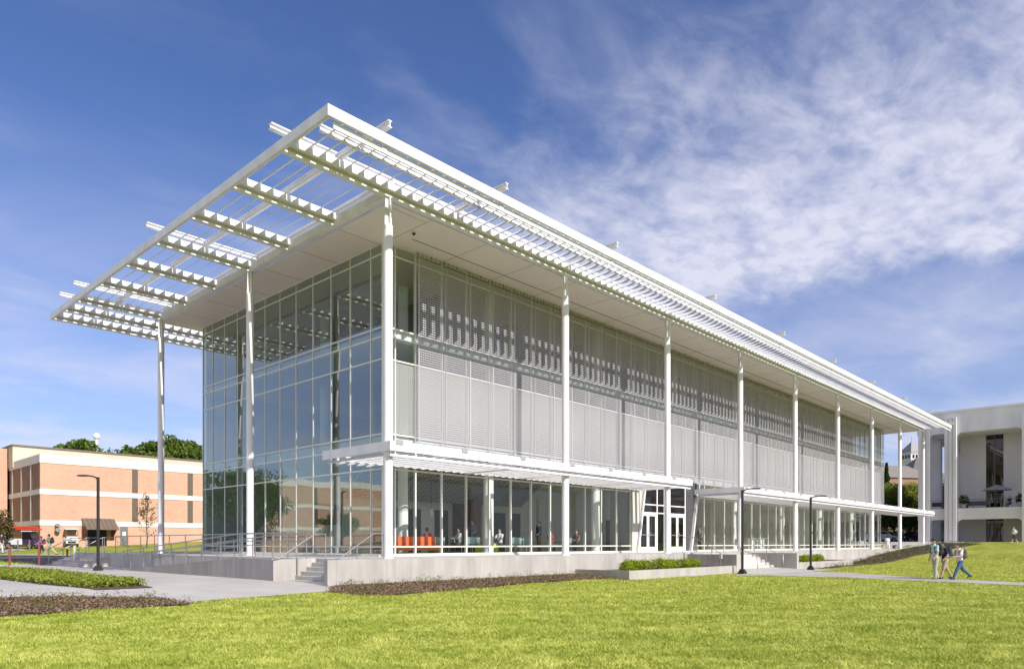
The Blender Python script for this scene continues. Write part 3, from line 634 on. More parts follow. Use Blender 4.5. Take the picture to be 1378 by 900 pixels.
# ramp: outer wall drops from y=4.8 to 17.2
m = MB(); m.prism([(2.05, -1.3), (2.05, 0.0), (4.8, 0.0), (17.2, -0.74), (17.2, -1.3)], 'x', -3.4, -3.15); m.box(-3.15, -1.9, 2.05, 2.15, -1.3, 0.0); m.build('ramp_wall', M['conc'], ter)
m = MB(); m.prism([(2.15, -1.2), (2.15, -0.05), (4.8, -0.05), (17.2, -0.80), (17.2, -1.2)], 'x', -3.15, -1.9); m.build('ramp', M['step'], ter)
m = MB()
for k in range(5): m.box(-1.9 - 0.32 * (k + 1), -1.9 - 0.32 * k, 23.3, 29.5, -1.2, -0.14 * (k + 1))
m.box(-1.9, 8, 23.3, 29.5, -1.2, -0.004); m.build('side_stair', M['step'], ter)
def rail(pts, posts, mid=False, r=0.022):
    m = MB(); m.tube(pts, r, 8)
    if mid: m.tube([(p[0], p[1], p[2] - 0.28) for p in pts], r * 0.85, 8)
    for (x, y, zb, zt) in posts: m.tube([(x, y, zb), (x, y, zt)], r, 8)
    m.build('handrail', M['steel'], ter)
def rz(y): return 0.0 if y < 4.8 else -0.74 * (y - 4.8) / 12.4
rail([(-2.45, -0.3, 0.02), (-2.24, -0.3, 0.06), (-0.85, -0.3, 0.90), (-0.42, -0.3, 0.90), (-0.42, -0.3, 0.0)], [(-1.55, -0.3, 0, 0.48)])
rail([(-3.5, 2.0, -0.02), (-3.2, 2.0, 0.04), (-1.8, 2.0, 0.90), (-1.35, 2.0, 0.90), (-1.35, 2.0, 0)], [(-2.5, 2.0, -0.6, 0.46)])
ys_ = [2.3, 3.6, 4.8, 6.4, 8.0, 9.6, 11.2, 12.8, 14.4, 16.0]
for xx in (-3.27, -1.95):
    base = (lambda y: rz(y)) if xx < -3 else (lambda y: -0.05 + rz(y) if y > 4.8 else -0.05)
    rail([(xx, 2.2, 0.92)] + [(xx, y, base(y) + 0.92) for y in (4.8, 17.0)], [(xx, y, base(y) - 0.05, base(y) + 0.92) for y in ys_ + [17.0]], True)
rail([(-1.75, y, 0.95) for y in (4, 22.8)], [(-1.75, y, 0, 0.95) for y in np.arange(4, 22.9, 1.88)], False)
for yy in (23.5, 26.4, 29.3):
    rail([(-3.6, yy, 0.12), (-2.2, yy, 0.88), (-1.2, yy, 0.9), (-1.2, yy, 0)], [(-3.4, yy, -0.85, 0.2), (-2.2, yy, -0.3, 0.88)])
for xx in (21.75, 25.4, 29.15):
    rail([(xx, 0.35, 0.0), (xx, 0.35, 0.9), (xx, -0.4, 0.9), (xx, -2.3, -0.15), (xx, -2.6, -0.15), (xx, -2.6, -1.05)], [(xx, -0.4, -0.1, 0.9), (xx, -1.5, -0.75, 0.28)])

# planters with clipped shrubs
def planter(xa, xb, label):
    t = thing('planter', ((xa + xb) / 2, -1.9, -1.1), label, 'planter')
    m = MB(); m.box(xa, xb, -3.42, -3.24, -1.5, -0.65); m.box(xa, xa + 0.18, -3.24, -0.43, -1.5, -0.65); m.box(xb - 0.18, xb, -3.24, -0.43, -1.5, -0.65); m.build('planter_wall', M['conc'], t)
    m = MB(); m.box(xa + 0.181, xb - 0.181, -3.239, -0.43, -1.4, -0.74); m.build('soil', M['mulch'], t)
planter(10.5, 20.88, 'long low white concrete planter between the mulch bed and the entrance stairs')
planter(29.64, 39.9, 'low white concrete planter beyond the entrance stairs by the black lamp post')

def leaf_blob(n, rad, size, flat=1.0, seed=0, shell=0.55):
    g = np.random.default_rng(seed); d = g.normal(size=(n, 3)); d /= np.linalg.norm(d, axis=1)[:, None]
    r = shell + (1 - shell) * g.random(n) ** 0.5
    bump = 1 + 0.16 * np.sin(d[:, 0] * 5 + seed) * np.cos(d[:, 1] * 4 - seed) + 0.1 * g.normal(size=n)
    c = d * (r * bump)[:, None] * np.array(rad); c[:, 2] *= flat
    return quads(c, size, g, d)
def quads(c, size, g, nrm=None):
    n = len(c); a = g.normal(size=(n, 3))
    if nrm is not None: a = a * 0.7 + nrm
    a /= np.linalg.norm(a, axis=1)[:, None]; b = np.cross(a, g.normal(size=(n, 3))); b /= np.linalg.norm(b, axis=1)[:, None]; c2 = np.cross(a, b)
    s = (size * (0.6 + 0.8 * g.random(n)))[:, None]
    V = np.stack([c - b * s, c - c2 * s * 0.55, c + b * s, c + c2 * s * 0.55], 1).reshape(-1, 3)
    F = np.arange(4 * n).reshape(n, 4); return V, F
shrub_me = [np_mesh('shrub', *leaf_blob(1100, (0.40, 0.40, 0.30), 0.040, 1, s), M['shrub']) for s in (1, 2, 3)]
def shrub(x, y, z, s, label, group):
    o = link('shrub', random.choice(shrub_me)); o.location = (x, y, z + 0.22 * s); o.rotation_euler = (0, 0, random.random() * 6); o.scale = (s, s, s * random.uniform(0.85, 1.15)); tag(o, label, 'shrub', group)
for i in range(13):
    shrub(12.0 + (0 if i == 0 else 0.45) + i * 0.58, -2.0 + random.uniform(-0.3, 0.3), -0.74, random.uniform(0.85, 1.1),
          'small lone round shrub at the end of the row in the white planter' if i == 0 else 'clipped bright green shrub in the white planter before the entrance doors', 'shrubs in the planter before the doors')
for i in range(10): shrub(30.4 + i * 0.72, -2.1 + random.uniform(-0.3, 0.3), -0.74, random.uniform(0.85, 1.05), 'clipped bright green shrub in the white planter beyond the entrance stairs', 'shrubs in the planter beyond the stairs')

# small plaque on a post in the planter
t = thing('plaque_sign', (21.2, -3.2, -0.7), 'small grey plaque on a short post at the end of the planter', 'sign')
m = MB(); m.tube([(20.6, -2.6, -0.74), (20.6, -2.6, -0.2)], 0.03, 8); m.build('post', M['grey'], t)
m = MB(); m.box(20.4, 20.8, -2.66, -2.635, -0.3, -0.02); m.build('plate', M['canvas'], t)
t = thing('security_camera', (2.5, 1.6, ZS - 0.05), 'small dark dome security camera under the white soffit', 'camera')
m = MB(); m.lathe([(0.0, 0.03), (0.10, 0.03), (0.10, -0.02), (0.08, -0.04)], (2.5, 1.6, ZS - 0.05), 14); m.build('housing', M['mullion'], t)
m = MB(); m.ball((2.5, 1.6, ZS - 0.10), 0.07, 12); m.build('dome', M['screen'], t)

# ------------------------------------------------------------------ lamps
def lamp(u, v, side, label):
    x, y = gp(u, v); z = H(x, y)
    t = thing('street_lamp', (x, y, z), label, 'street lamp', 'black lamp posts')
    d = RGT * side; hgtt = 4.5
    m = MB(); m.box(-0.17, 0.17, -0.17, 0.17, 0.0, 0.16); m.box(-0.12, 0.12, -0.12, 0.12, 0.16, 0.26); m.build('base', M['black'], t, True)
    m = MB(); m.tube([(0, 0, 0.2), (0, 0, hgtt)], 0.068, 12); m.build('pole', M['black'], t, True)
    m = MB(); m.tube([Vector((0, 0, hgtt - 0.12)) + d * 0.02, Vector((0, 0, hgtt - 0.01)) + d * 0.12, Vector((0, 0, hgtt + 0.05)) + d * 0.3, Vector((0, 0, hgtt + 0.07)) + d * 0.5], 0.035, 8); a = m.build('arm', M['black'], t, True)
    m = MB(); p = Vector((0, 0, hgtt + 0.07)); q = FWD * 0.12
    vv = []
    for k, w, h0, h1 in ((0.42, 0.5, -0.03, 0.03), (0.6, 1.0, -0.035, 0.04), (0.9, 1.0, -0.035, 0.03), (0.98, 0.7, -0.03, 0.0)):
        for sgn in (-1, 1):
            for hh in (h0, h1): vv.append(p + d * k + q * w * sgn + Vector((0, 0, hh)))
    ff = []
    for i in range(3):
        o = i * 4; n = o + 4
        ff += [(o, n, n + 1, o + 1), (o + 1, n + 1, n + 3, o + 3), (o + 3, n + 3, n + 2, o + 2), (o + 2, n + 2, n, o)]
    ff += [(0, 1, 3, 2), (12, 14, 15, 13)]
    m.add(vv, ff); m.build('lamp_head', M['black'], t, True)
lamp(132, 768, -1, 'black lamp post on the plaza in front of the brick building')
lamp(999, 772, 1, 'black lamp post by the entrance stairs at the lawn edge')
lamp(1091, 767, 1, 'black lamp post beside the planter beyond the stairs')

# ------------------------------------------------------------------ brick building behind the plaza
def brick_building(x0, y0, w, dpt, zb, label, entry):
    t = thing('brick_building', (x0, y0, zb), label, 'building')
    ZB = [(zb - 1.5, 2.46), (3.0, 5.74), (6.28, 9.05)]
    for i, (a, b) in enumerate(ZB):
        m = MB(); m.box(x0, x0 + w, y0, y0 + 0.4, a, b); m.build('brick_wall', M['brick'], t)
        m = MB(); m.box(x0, x0 + 0.4, y0 + 0.401, y0 + dpt, a, b); m.build('brick_wall', M['brick_shade'], t)  # side wall's shade is in the brick colour
    for a, b in ((2.46, 3.0), (5.74, 6.28), (9.05, 9.95)):
        m = MB(); m.box(x0 - 0.06, x0 + w, y0 - 0.06, y0 + 0.5, a, b); m.box(x0 - 0.06, x0 + 0.5, y0 + 0.5, y0 + dpt, a, b); m.build('precast_band', M['band'], t)
    m = MB(); m.box(x0 + 0.5, x0 + w, y0 + 0.5, y0 + dpt, zb, 9.3); m.build('roof', M['canvas'], t)
    for i, (a, b) in enumerate(ZB[1:]):
        for xx in (x0 + 9.0, x0 + 15.25, x0 + 27.5, x0 + 33.75):
            if xx < x0 + w - 1: m = MB(); m.box(xx, xx + 0.62, y0 - 0.03, y0 - 0.004, a + 0.005, b - 0.005); m.build('window_strip', M['strip'], t)
        for k in range(4):
            m = MB(); m.box(x0 - 0.05, x0 - 0.004, y0 + 3.5 + k * 3.9, y0 + 3.75 + k * 3.9, a + 0.004, b - 0.004); m.build('pilaster', M['band'], t)
            m = MB(); m.box(x0 - 0.03, x0 - 0.003, y0 + 3.0 + k * 3.9, y0 + 3.45 + k * 3.9, a + 0.004, b - 0.004); m.build('window_strip', M['strip'], t)
    if entry:
        ex = x0 + 4.45; g = H(ex + 1.5, y0 - 1)
        m = MB(); m.box(ex, ex + 1.9, y0 - 0.03, y0 - 0.004, g, 2.2); m.build('doorway', M['screen'], t)
        m = MB(); m.prism([(y0 - 1.7, 2.15), (y0 - 0.07, 3.3), (y0 - 0.07, 3.2), (y0 - 1.7, 2.05)], 'x', ex - 0.55, ex + 2.65)
        for k in range(7): m.prism([(y0 - 1.7, 2.15), (y0 - 0.07, 3.3), (y0 - 0.07, 3.36), (y0 - 1.7, 2.21)], 'x', ex - 0.6 + k * 0.45, ex - 0.55 + k * 0.45)
        aw = m.build('awning', M['bronze'], t)
        m = MB(); m.prism([(y0 - 1.5, 2.1), (y0 - 0.01, 2.1), (y0 - 0.01, 0.9)], 'x', ex - 0.45, ex - 0.3); m.prism([(y0 - 1.5, 2.1), (y0 - 0.01, 2.1), (y0 - 0.01, 0.9)], 'x', ex + 2.35, ex + 2.5); m.build('awning_bracket', M['rust'], aw)
        g = H(x0 + 8, y0 - 1)
        m = MB(); m.box(x0 + 7.75, x0 + 8.55, y0 - 0.05, y0 - 0.004, g, g + 2.1); d = m.build('door', M['grey'], t)
        m = MB(); m.box(x0 + 7.98, x0 + 8.32, y0 - 0.058, y0 - 0.052, g + 1.1, g + 1.55); m.build('notice', M['lampglass'], d)
        m = MB(); m.tube([(x0 + 1.5, y0 - 0.3, 1.9), (x0 + 1.5, y0 - 0.55, 2.0)], 0.24, 14); m.tube([(x0 + 1.5, y0 - 0.3, 2.45), (x0 + 1.5, y0 - 0.5, 2.5)], 0.2, 14); m.box(x0 + 1.35, x0 + 1.65, y0 - 0.3, y0 - 0.01, 1.8, 2.6); m.build('wall_horn', M['grey'], t)
    return t
A = brick_building(5.05, 66.3, 52, 30, 0.2, 'three storey red brick building with white bands and a metal awning door', True)
m = MB(); m.box(4.9, 47, 77, 95, 9.3, 11.75); m.build('penthouse', M['cream'], A)
m = MB(); m.box(4.8, 47.1, 76.9, 95, 11.75, 11.95); m.build('penthouse_coping', M['bronze'], A)
m = MB(); m.box(-6, 4.8, 79, 95, -1, 11.6); m.build('brick_wing', M['brick'], A)
t = thing('brick_building', (60, 130, 1), 'plain red brick rooftop block rising between the two tree crowns', 'building')
m = MB(); m.box(38, 62, 118, 130, 0, 14.6); m.build('brick_wall', M['brick'], t); m = MB(); m.box(37.8, 62.2, 117.8, 130.2, 14.6, 14.9); m.build('coping', M['bronze'], t)
Bq = brick_building(-66, 74, 37, 22, -0.8, 'red brick building with white bands across the road, seen mirrored in the glass', False)
t = thing('water_tower', (-15.95, 0, 0), 'white ball water tower far beyond the brick building', 'water tower')
wp = CAM + (FWD + RGT * ((130 - 689) / FPX)) * 330
m = MB(); m.ball((wp.x, wp.y, 50), 1.5, 20); m.build('tank', M['white'], t); m = MB(); m.tube([(wp.x, wp.y, 0), (wp.x, wp.y, 49)], [0.8, 0.5], 14); m.build('stem', M['white'], t)

# ------------------------------------------------------------------ white concrete hall beside the far end
hall = thing('concrete_hall', (80.5, -1.5, 0.7), 'white modern concrete hall with tall pillars and recessed terrace', 'building')
XH = 80.6
ZF0, ZF1 = 13.5, 15.9
def rounded_opening(y0, y1, z0, z1, r, top=True, bottom=False):
    pts = []
    def arc(cx_, cz_, a0, a1): return [(cx_ + r * math.cos(a), cz_ + r * math.sin(a)) for a in np.linspace(a0, a1, 6)]
    pts += arc(y1 - r, z1 - r, 0, math.pi / 2) if top else [(y1, z1)]
    pts += arc(y0 + r, z1 - r, math.pi / 2, math.pi) if top else [(y0, z1)]
    return pts
def arch_fill(m, y0, y1, z1, r, xa, xb):
    """two corner fillets under a beam"""
    for s, yc in ((1, y0), (-1, y1)):
        pts = [(yc, z1)] + [(yc + s * (r - r * math.cos(a)), z1 - r + r * math.sin(a)) for a in np.linspace(0, math.pi / 2, 7)]
        if s < 0: pts = pts[::-1]
        m.prism(pts, 'x', xa, xb)
PIL = [(-1.4, 0), (-8.9, 1), (-16.4, 2), (-23.9, 3), (-31.4, 4), (1.35, 5)]
for y, k in PIL:
    m = MB()
    for dy in (-0.62, -0.2, 0.22): m.box(XH - 0.35, XH + 0.9, y + dy, y + dy + 0.36, -0.5, 15.3 if k == 0 else 15.0)
    m.box(XH - 0.2, XH + 0.9, y - 0.6, y + 0.56, -0.5, 15.0); m.build('pillar', M['precast'], hall)
m = MB(); m.box(XH, XH + 0.9, -34, 2.1, ZF0, ZF1)
ys = sorted(p[0] for p in PIL)
for a, b in zip(ys[:-1], ys[1:]): arch_fill(m, a + 0.57, b - 0.63, ZF0 + 0.001, 0.6 if b - a > 4 else 0.35, XH + 0.01, XH + 0.85)
m.build('roof_fascia', M['precast'], hall)
m = MB(); m.box(XH - 0.1, XH + 30, -34.1, 2.2, ZF1, ZF1 + 0.25); m.build('roof', M['precast'], hall)
m = MB(); m.box(XH + 0.9, XH + 30, -34, 2.1, ZF0 - 0.05, ZF1 - 0.005); m.build('ceiling', M['precast'], hall)
m = MB(); m.box(XH + 0.1, XH + 0.9, -34, 2.1, 3.35, 4.65)
for a, b in zip(ys[:-1], ys[1:]): arch_fill(m, a + 0.57, b - 0.63, 3.351, 0.6 if b - a > 4 else 0.35, XH + 0.12, XH + 0.85)
m.build('terrace_beam', M['precast'], hall)
m = MB(); m.box(XH + 0.9, XH + 14, -34, 2.1, 3.9, 4.6); m.build('terrace_floor', M['precast'], hall)
m = MB()
m.box(XH + 4.5, XH + 4.8, -4.15, -1.5, 0.3, 3.9); m.box(XH + 4.5, XH + 4.8, -34, -5.9, 0.3, 3.9); m.box(XH + 4.5, XH + 4.8, -4.15, -1.5, 4.6, ZF0 - 0.06); m.box(XH + 4.5, XH + 4.8, -34, -5.9, 4.6, ZF0 - 0.06)
m.box(XH + 4.8, XH + 24, -1.7, -1.5, 0.3, ZF0 - 0.06); m.build('recess_wall', M['recess'], hall)
for z0, z1 in ((0.6, 3.89), (4.61, ZF0 - 0.06)):
    m = MB(); m.box(XH + 4.6, XH + 4.62, -5.9, -4.15, z0, z1); w = m.build('window', M['glassd'], hall)
    m = MB(); m.box(XH + 4.55, XH + 4.66, -5.07, -4.97, z0, z1); m.box(XH + 4.55, XH + 4.655, -5.9, -4.15, z0 + 2.3, z0 + 2.4); m.box(XH + 4.55, XH + 4.655, -5.9, -4.15, z0, z0 + 0.1); m.build('window_frame', M['strip'], w)
m = MB(); m.box(XH + 6.5, XH + 6.7, -5.9, -4.15, 0.3, ZF0 - 0.06); m.build('interior_wall', M['strip'], hall)
m = MB(); m.tube([(XH + 0.5, -34, 5.65), (XH + 0.5, 2, 5.65)], 0.03, 6); m.tube([(XH + 0.5, -34, 5.2), (XH + 0.5, 2, 5.2)], 0.015, 6)
for y in np.arange(-34, 2, 1.6): m.tube([(XH + 0.5, y, 4.6), (XH + 0.5, y, 5.65)], 0.02, 6)
m.build('railing', M['grey'], hall)
for x in (XH + 7, XH + 14, XH + 21):
    m = MB(); m.box(x - 0.5, x + 0.5, 1.05, 2.05, -0.3, ZF0 - 0.06); m.build('pillar', M['precast'], hall)
for y in (-0.6, 0.6):
    m = MB(); m.tube([(XH + 5, y, ZF0 - 0.08), (XH + 5, y, ZF0 - 0.052)], 0.35, 12); m.build('ceiling_light', M['grey'], hall)
# terrace furniture
t = thing('patio_umbrella', (XH + 2.2, -5.6, 4.6), 'grey patio umbrella open on the concrete terrace', 'umbrella')
m = MB(); m.tube([(XH + 2.2, -5.6, 4.62), (XH + 2.2, -5.6, 7.3)], 0.03, 8); m.build('pole', M['grey'], t)
m = MB(); m.lathe([(1.55, -0.05), (1.5, 0.0), (0.8, 0.32), (0.0, 0.62)], (XH + 2.2, -5.6, 6.75), 8); m.build('canopy', M['canvas'], t)
m = MB(); m.box(XH + 1.9, XH + 2.5, -5.9, -5.3, 4.61, 4.70); m.build('base', M['grey'], t)
def pot(x, y, z, label, s=1.0):
    t = thing('potted_plant', (x, y, z), label, 'potted plant')
    m = MB(); m.lathe([(0.0, 0.0), (0.30, 0.0), (0.42, 0.6), (0.36, 0.6), (0.34, 0.5), (0, 0.5)], (x, y, z), 16); m.build('pot', M['beige'], t)
    V, F = leaf_blob(350, (0.6 * s, 0.6 * s, 0.6 * s), 0.11, 1, int(abs(y) * 10)); V = V + np.array([x, y, z + 1.05])
    o = link('foliage', np_mesh('foliage', V, F, M['leafd'])); o.parent = t; o.matrix_parent_inverse = world_of(t).inverted()
pot(XH + 1.5, -2.4, 4.6, 'potted plant on the concrete terrace next to the tall pillar')
pot(XH + 1.6, -8.0, 4.6, 'dark potted shrub at the terrace corner beyond the umbrella', 0.9)
for i, (yy, lab) in enumerate(((-3.9, 'dark low bench on the concrete terrace against the railing'), (0.2, 'dark seat row on the terrace behind the slender columns'))):
    t = thing('terrace_bench', (XH + 1.6, yy, 4.6), lab, 'bench')
    m = MB(); m.box(XH + 1.2, XH + 1.8, yy - 1.2, yy + 1.2, 5.0, 5.08); m.build('seat', M['dark'], t)
    m = MB(); m.box(XH + 1.76, XH + 1.82, yy - 1.2, yy + 1.2, 5.1, 5.5); m.build('backrest', M['dark'], t)
    for dy in (-1.1, 1.1): m = MB(); m.box(XH + 1.25, XH + 1.8, yy + dy - 0.04, yy + dy + 0.04, 4.6, 5.0); m.build('leg', M['dark'], t)

# ------------------------------------------------------------------ clock tower hall far behind
def at(u, v, d): return CAM + FWD * d + RGT * ((u - 689) / FPX * d) + Vector((0, 0, (HZN - v) / FPX * d))
TD = 190
tw = at(1226.5, 640, TD)
hh = thing('tower_hall', (tw.x, tw.y, 1), 'far brick hall with grey roof and a pointed white belfry tower', 'building')
def rot_box(m, c, w, d, z0, z1, a):
    ca, sa = math.cos(a), math.sin(a); p = [(c.x + x * ca - y * sa, c.y + x * sa + y * ca) for x, y in ((-w, -d), (w, -d), (w, d), (-w, d))]; m.prism(p, 'z', z0, z1)
ang = TH - R(90) + R(14)
zb_ = at(0, 0, TD)
def zz_(v): return CAM.z + (HZN - v) / FPX * TD
m = MB(); rot_box(m, tw, 1.75, 1.75, 2, zz_(607.5), ang); m.build('tower_shaft', M['band'], hh)
m = MB(); rot_box(m, tw, 2.0, 2.0, zz_(610.5), zz_(609), ang); rot_box(m, tw, 2.0, 2.0, zz_(620), zz_(618.5), ang); m.build('cornice', M['white'], hh)
m = MB()
for k in (-1, 0, 1):
    for (dx, dy, w_, d_) in ((k * 1.0, -1.77, 0.33, 0.03), (1.77, k * 1.0, 0.03, 0.33), (-1.77, k * 1.0, 0.03, 0.33)):
        ca, sa = math.cos(ang), math.sin(ang); rot_box(m, Vector((tw.x + dx * ca - dy * sa, tw.y + dx * sa + dy * ca, 0)), w_, d_, zz_(617.5), zz_(612.5), ang)
m.build('belfry_opening', M['screen'], hh)
def pyramid(m, c, w, d, z0, z1, a, ridge=0.0):
    ca, sa = math.cos(a), math.sin(a); W = lambda x, y, z: (c.x + x * ca - y * sa, c.y + x * sa + y * ca, z)
    m.add([W(-w, -d, z0), W(w, -d, z0), W(w, d, z0), W(-w, d, z0), W(-ridge, 0, z1), W(ridge, 0, z1)], [(0, 1, 5, 4), (1, 2, 5), (2, 3, 4, 5), (3, 0, 4), (0, 3, 2, 1)])
m = MB(); pyramid(m, tw, 2.2, 2.2, zz_(609), zz_(594), ang); m.tube([(tw.x, tw.y, zz_(594.5)), (tw.x, tw.y, zz_(588))], 0.06, 6); m.build('tower_roof', M['canvas'], hh)
c2 = at(1235, 0, TD - 5); m = MB(); pyramid(m, c2, 7.5, 5.5, zz_(654), zz_(619), ang, 0.5); m.build('main_roof', M['slate'], hh)
c3 = at(1203, 0, TD - 14); m = MB(); pyramid(m, c3, 7.0, 6, zz_(652), zz_(634), ang, 4); m.build('porch_roof', M['tanroof'], hh)
m = MB(); rot_box(m, c2, 6, 5.3, 0, zz_(654), ang); rot_box(m, c3, 6.7, 5.6, 0, zz_(652), ang); m.build('brick_wall', M['brick_shade'], hh)  # walls in the darkened brick, standing in for the dim understory
for k, (u, v) in enumerate(((1221.5, 634), (1235, 639), (1249, 643))):
    c = at(u, v, TD - 10 + k * 0.8); m = MB(); rot_box(m, c, 0.45, 1.2, c.z - 1.2, c.z + 0.3, ang); pyramid(m, c, 0.6, 1.3, c.z + 0.3, c.z + 0.9, ang); m.build('dormer', M['band'], hh)

# ------------------------------------------------------------------ trees
def tree_mesh(seed, hgt_, crown_r, trunk_h, n, size, lm, clumps=26, squash=0.8):
    g = np.random.default_rng(seed); cs = []
    cz = trunk_h + (hgt_ - trunk_h) * 0.5; rz_ = (hgt_ - trunk_h) * 0.5
    for i in range(clumps):
        d = g.normal(size=3); d /= np.linalg.norm(d); rr = g.random() ** 0.4 * 0.78
        cs.append((np.array([d[0] * crown_r * rr, d[1] * crown_r * rr, cz + d[2] * rz_ * rr]), crown_r * g.uniform(0.22, 0.42)))
    Vs = []; per = n // clumps
    pts = []; nr = []
    for c, r in cs:
        d = g.normal(size=(per, 3)); d /= np.linalg.norm(d, axis=1)[:, None]; q = c + d * (r * (0.5 + 0.5 * g.random(per) ** 0.6))[:, None] * np.array([1, 1, squash]); pts.append(q); nr.append(d)
    V, F = quads(np.concatenate(pts), size, g, np.concatenate(nr) * 0.6)
    tm = MB(); tm.tube([(0, 0, -0.3), (0.05, 0, trunk_h * 0.6), (0.0, 0.1, trunk_h), (0.1, 0, cz)], [hgt_ * 0.028, hgt_ * 0.022, hgt_ * 0.018, hgt_ * 0.008], 9)
    for c, r in cs[:9]:
        s0 = np.array([0, 0.05, trunk_h * g.uniform(0.75, 1.1)]); tm.tube([s0, s0 * 0.5 + c * 0.5 + np.array([0, 0, -0.3]), c], [hgt_ * 0.011, hgt_ * 0.007, hgt_ * 0.003], 6)
    return np_mesh('crown', V, F, lm), tm
def tree(name, x, y, z, meshes, label, cat='tree', group=None, s=1.0, rzz=0.0):
    t = thing(name, (x, y, z), label, cat, group, rzz); t.scale = (s, s, s)
    o = link('crown', meshes[0]); o.parent = t
    if meshes[1] is not None:
        if isinstance(meshes[1], MB): meshes[1] = meshes[1].build('trunk', M['bark'], t, True).data
        else: link('trunk', meshes[1]).parent = t
    return t
oak = list(tree_mesh(11, 9.5, 4.6, 3.0, 9000, 0.16, M['leaf'], 34))
oak2 = list(tree_mesh(12, 11, 5.5, 3.4, 11000, 0.17, M['leaf'], 38))
yel = list(tree_mesh(13, 8.5, 3.6, 2.4, 9000, 0.13, M['leafy'], 30))
drk = list(tree_mesh(14, 9.0, 4.4, 2.5, 9000, 0.15, M['leafd'], 30))
oakf = list(tree_mesh(15, 9.5, 5.0, 3.0, 9000, 0.30, M['leaf'], 34)); oakg = list(tree_mesh(16, 10.5, 5.6, 3.2, 10000, 0.32, M['leaf'], 38))
def tree_at(name, u, dist, meshes, label, s=1.0, base=None, group=None, r=0.0):
    p = CAM + FWD * dist + RGT * ((u - 689) / FPX * dist); return tree(name, p.x, p.y, H(p.x, p.y) if base is None else base, meshes, label, 'tree', group, s, r)
tree_at('shade_tree', 107, 125, oakg, 'round green tree showing above the roof of the brick building by the water tower', 1.22, 6.0)
tree_at('shade_tree', 208, 118, oakf, 'broad green tree above the brick roof beside the glass corner', 1.15, 6.6, None, 1.0)
tree_at('shade_tree', 240, 120, oakg, 'broad green tree whose crown meets the glass facade above the brick roof', 1.05, 7.4, None, 2.0)
# behind the far end
for i, (u, d, mm, s, lab, r) in enumerate((
    (1192, 112, yel, 1.15, 'yellow green leafy tree just past the end of the glass building', 0.3),
    (1212, 128, yel, 1.35, 'yellow green tree between the two end columns under the roof', 1.3),
    (1232, 120, yel, 1.1, 'light green tree below the tower hall roof', 2.2),
    (1203, 105, drk, 0.8, 'dark green tree shading the parked white car', 2.6),
    (1250, 135, drk, 1.2, 'dark green tree seen through the hall colonnade', 0.7),
    (1226, 150, yel, 1.55, 'tall yellow green tree in front of the tower hall wall', 5.5),
    (1270, 140, drk, 1.35, 'dark green tree directly behind the tall white pillar', 1.7),
    (1222, 104, drk, 0.6, 'small dark tree behind the walking person in white', 3.9),
    (1175, 118, drk, 1.1, 'dark green tree half hidden behind the end of the glass building', 4.9))):
    tree_at('leafy_tree', u, d, mm, lab, s, None, 'trees beyond the far end', r)
p = at(1216, 0, 118); t = thing('hedge', (p.x, p.y, H(p.x, p.y)), 'long dark hedge behind the parked cars under the trees', 'hedge')
V, F = leaf_blob(9000, (1.4, 15, 2.4), 0.16, 1, 77, 0.6); ch_, sh_ = math.cos(TH), math.sin(TH)
V = np.stack([V[:, 0] * ch_ - V[:, 1] * -sh_, V[:, 0] * sh_ + V[:, 1] * -ch_, V[:, 2] + 1.6], 1) + np.array([p.x, p.y, H(p.x, p.y)])
o = link('foliage', np_mesh('foliage', V, F, M['leafd'])); o.parent = t; o.matrix_parent_inverse = world_of(t).inverted()
p = at(1193, 640, 150); cone = np.random.default_rng(5)
n = 3500; hz_ = cone.random(n) ** 0.7; aa = cone.random(n) * 6.283; rr_ = (1 - hz_) * 3.0 * (0.45 + 0.55 * np.abs(np.sin(hz_ * 22))) * cone.random(n) ** 0.4
V, F = quads(np.stack([rr_ * np.cos(aa), rr_ * np.sin(aa), 4 + hz_ * 15 - rr_ * 0.3], 1), 0.32, cone)
tm = MB(); tm.tube([(0, 0, -0.5), (0, 0, 18)], [0.35, 0.06], 8)
tree('conifer_tree', p.x, p.y, 1.0, [np_mesh('crown', V, F, M['leafd']), tm], 'dark pointed conifer rising over the trees beside the grey roof', 'tree', None, 0.86)
# sapling in front of the brick building
sx_, sy_ = gp(197, 737.5)
g = np.random.default_rng(21); sm_ = MB(); ends = []
sm_.tube([(0, 0, -0.1), (0.1, 0, 1.2), (0.0, 0.05, 2.4), (0.15, 0, 4.6), (0.1, 0.1, 5.7)], [0.07, 0.06, 0.05, 0.03, 0.012], 7)
for i in range(26):
    zt = g.uniform(1.0, 5.2); a = g.random() * 6.28; L = g.uniform(0.8, 2.1) * (1 - zt / 8); e = np.array([math.cos(a) * L, math.sin(a) * L, zt + L * 0.75]); sm_.tube([(0.05, 0.02, zt), e], [0.02, 0.006], 5); ends += [np.array([0.05, 0.02, zt]) * (1 - k) + e * k for k in (0.5, 0.7, 0.9, 1.0)]
pts = np.concatenate([np.array(ends)[:, None, :] + g.normal(size=(len(ends), 9, 3)) * 0.16]).reshape(-1, 3)
V, F = quads(pts, 0.075, g); tree('sapling', sx_, sy_, H(sx_, sy_), [np_mesh('crown', V, F, M['leafo']), sm_], 'thin sapling with sparse olive leaves in front of the brick wall', 'tree', None, 1.0)
bx_, by_ = gp(-6, 741)
V, F = leaf_blob(3200, (1.6, 1.6, 1.7), 0.11, 1, 9, 0.4); V[:, 2] += 2.1
bm_ = MB(); bm_.tube([(0, 0, -0.1), (0, 0, 1.2), (0.3, 0.2, 2.6)], [0.10, 0.08, 0.03], 7); tree('flowering_bush', bx_, by_, H(bx_, by_), [np_mesh('crown', V, F, M['leafo']), bm_], 'olive green bush at the edge of the car park', 'bush')
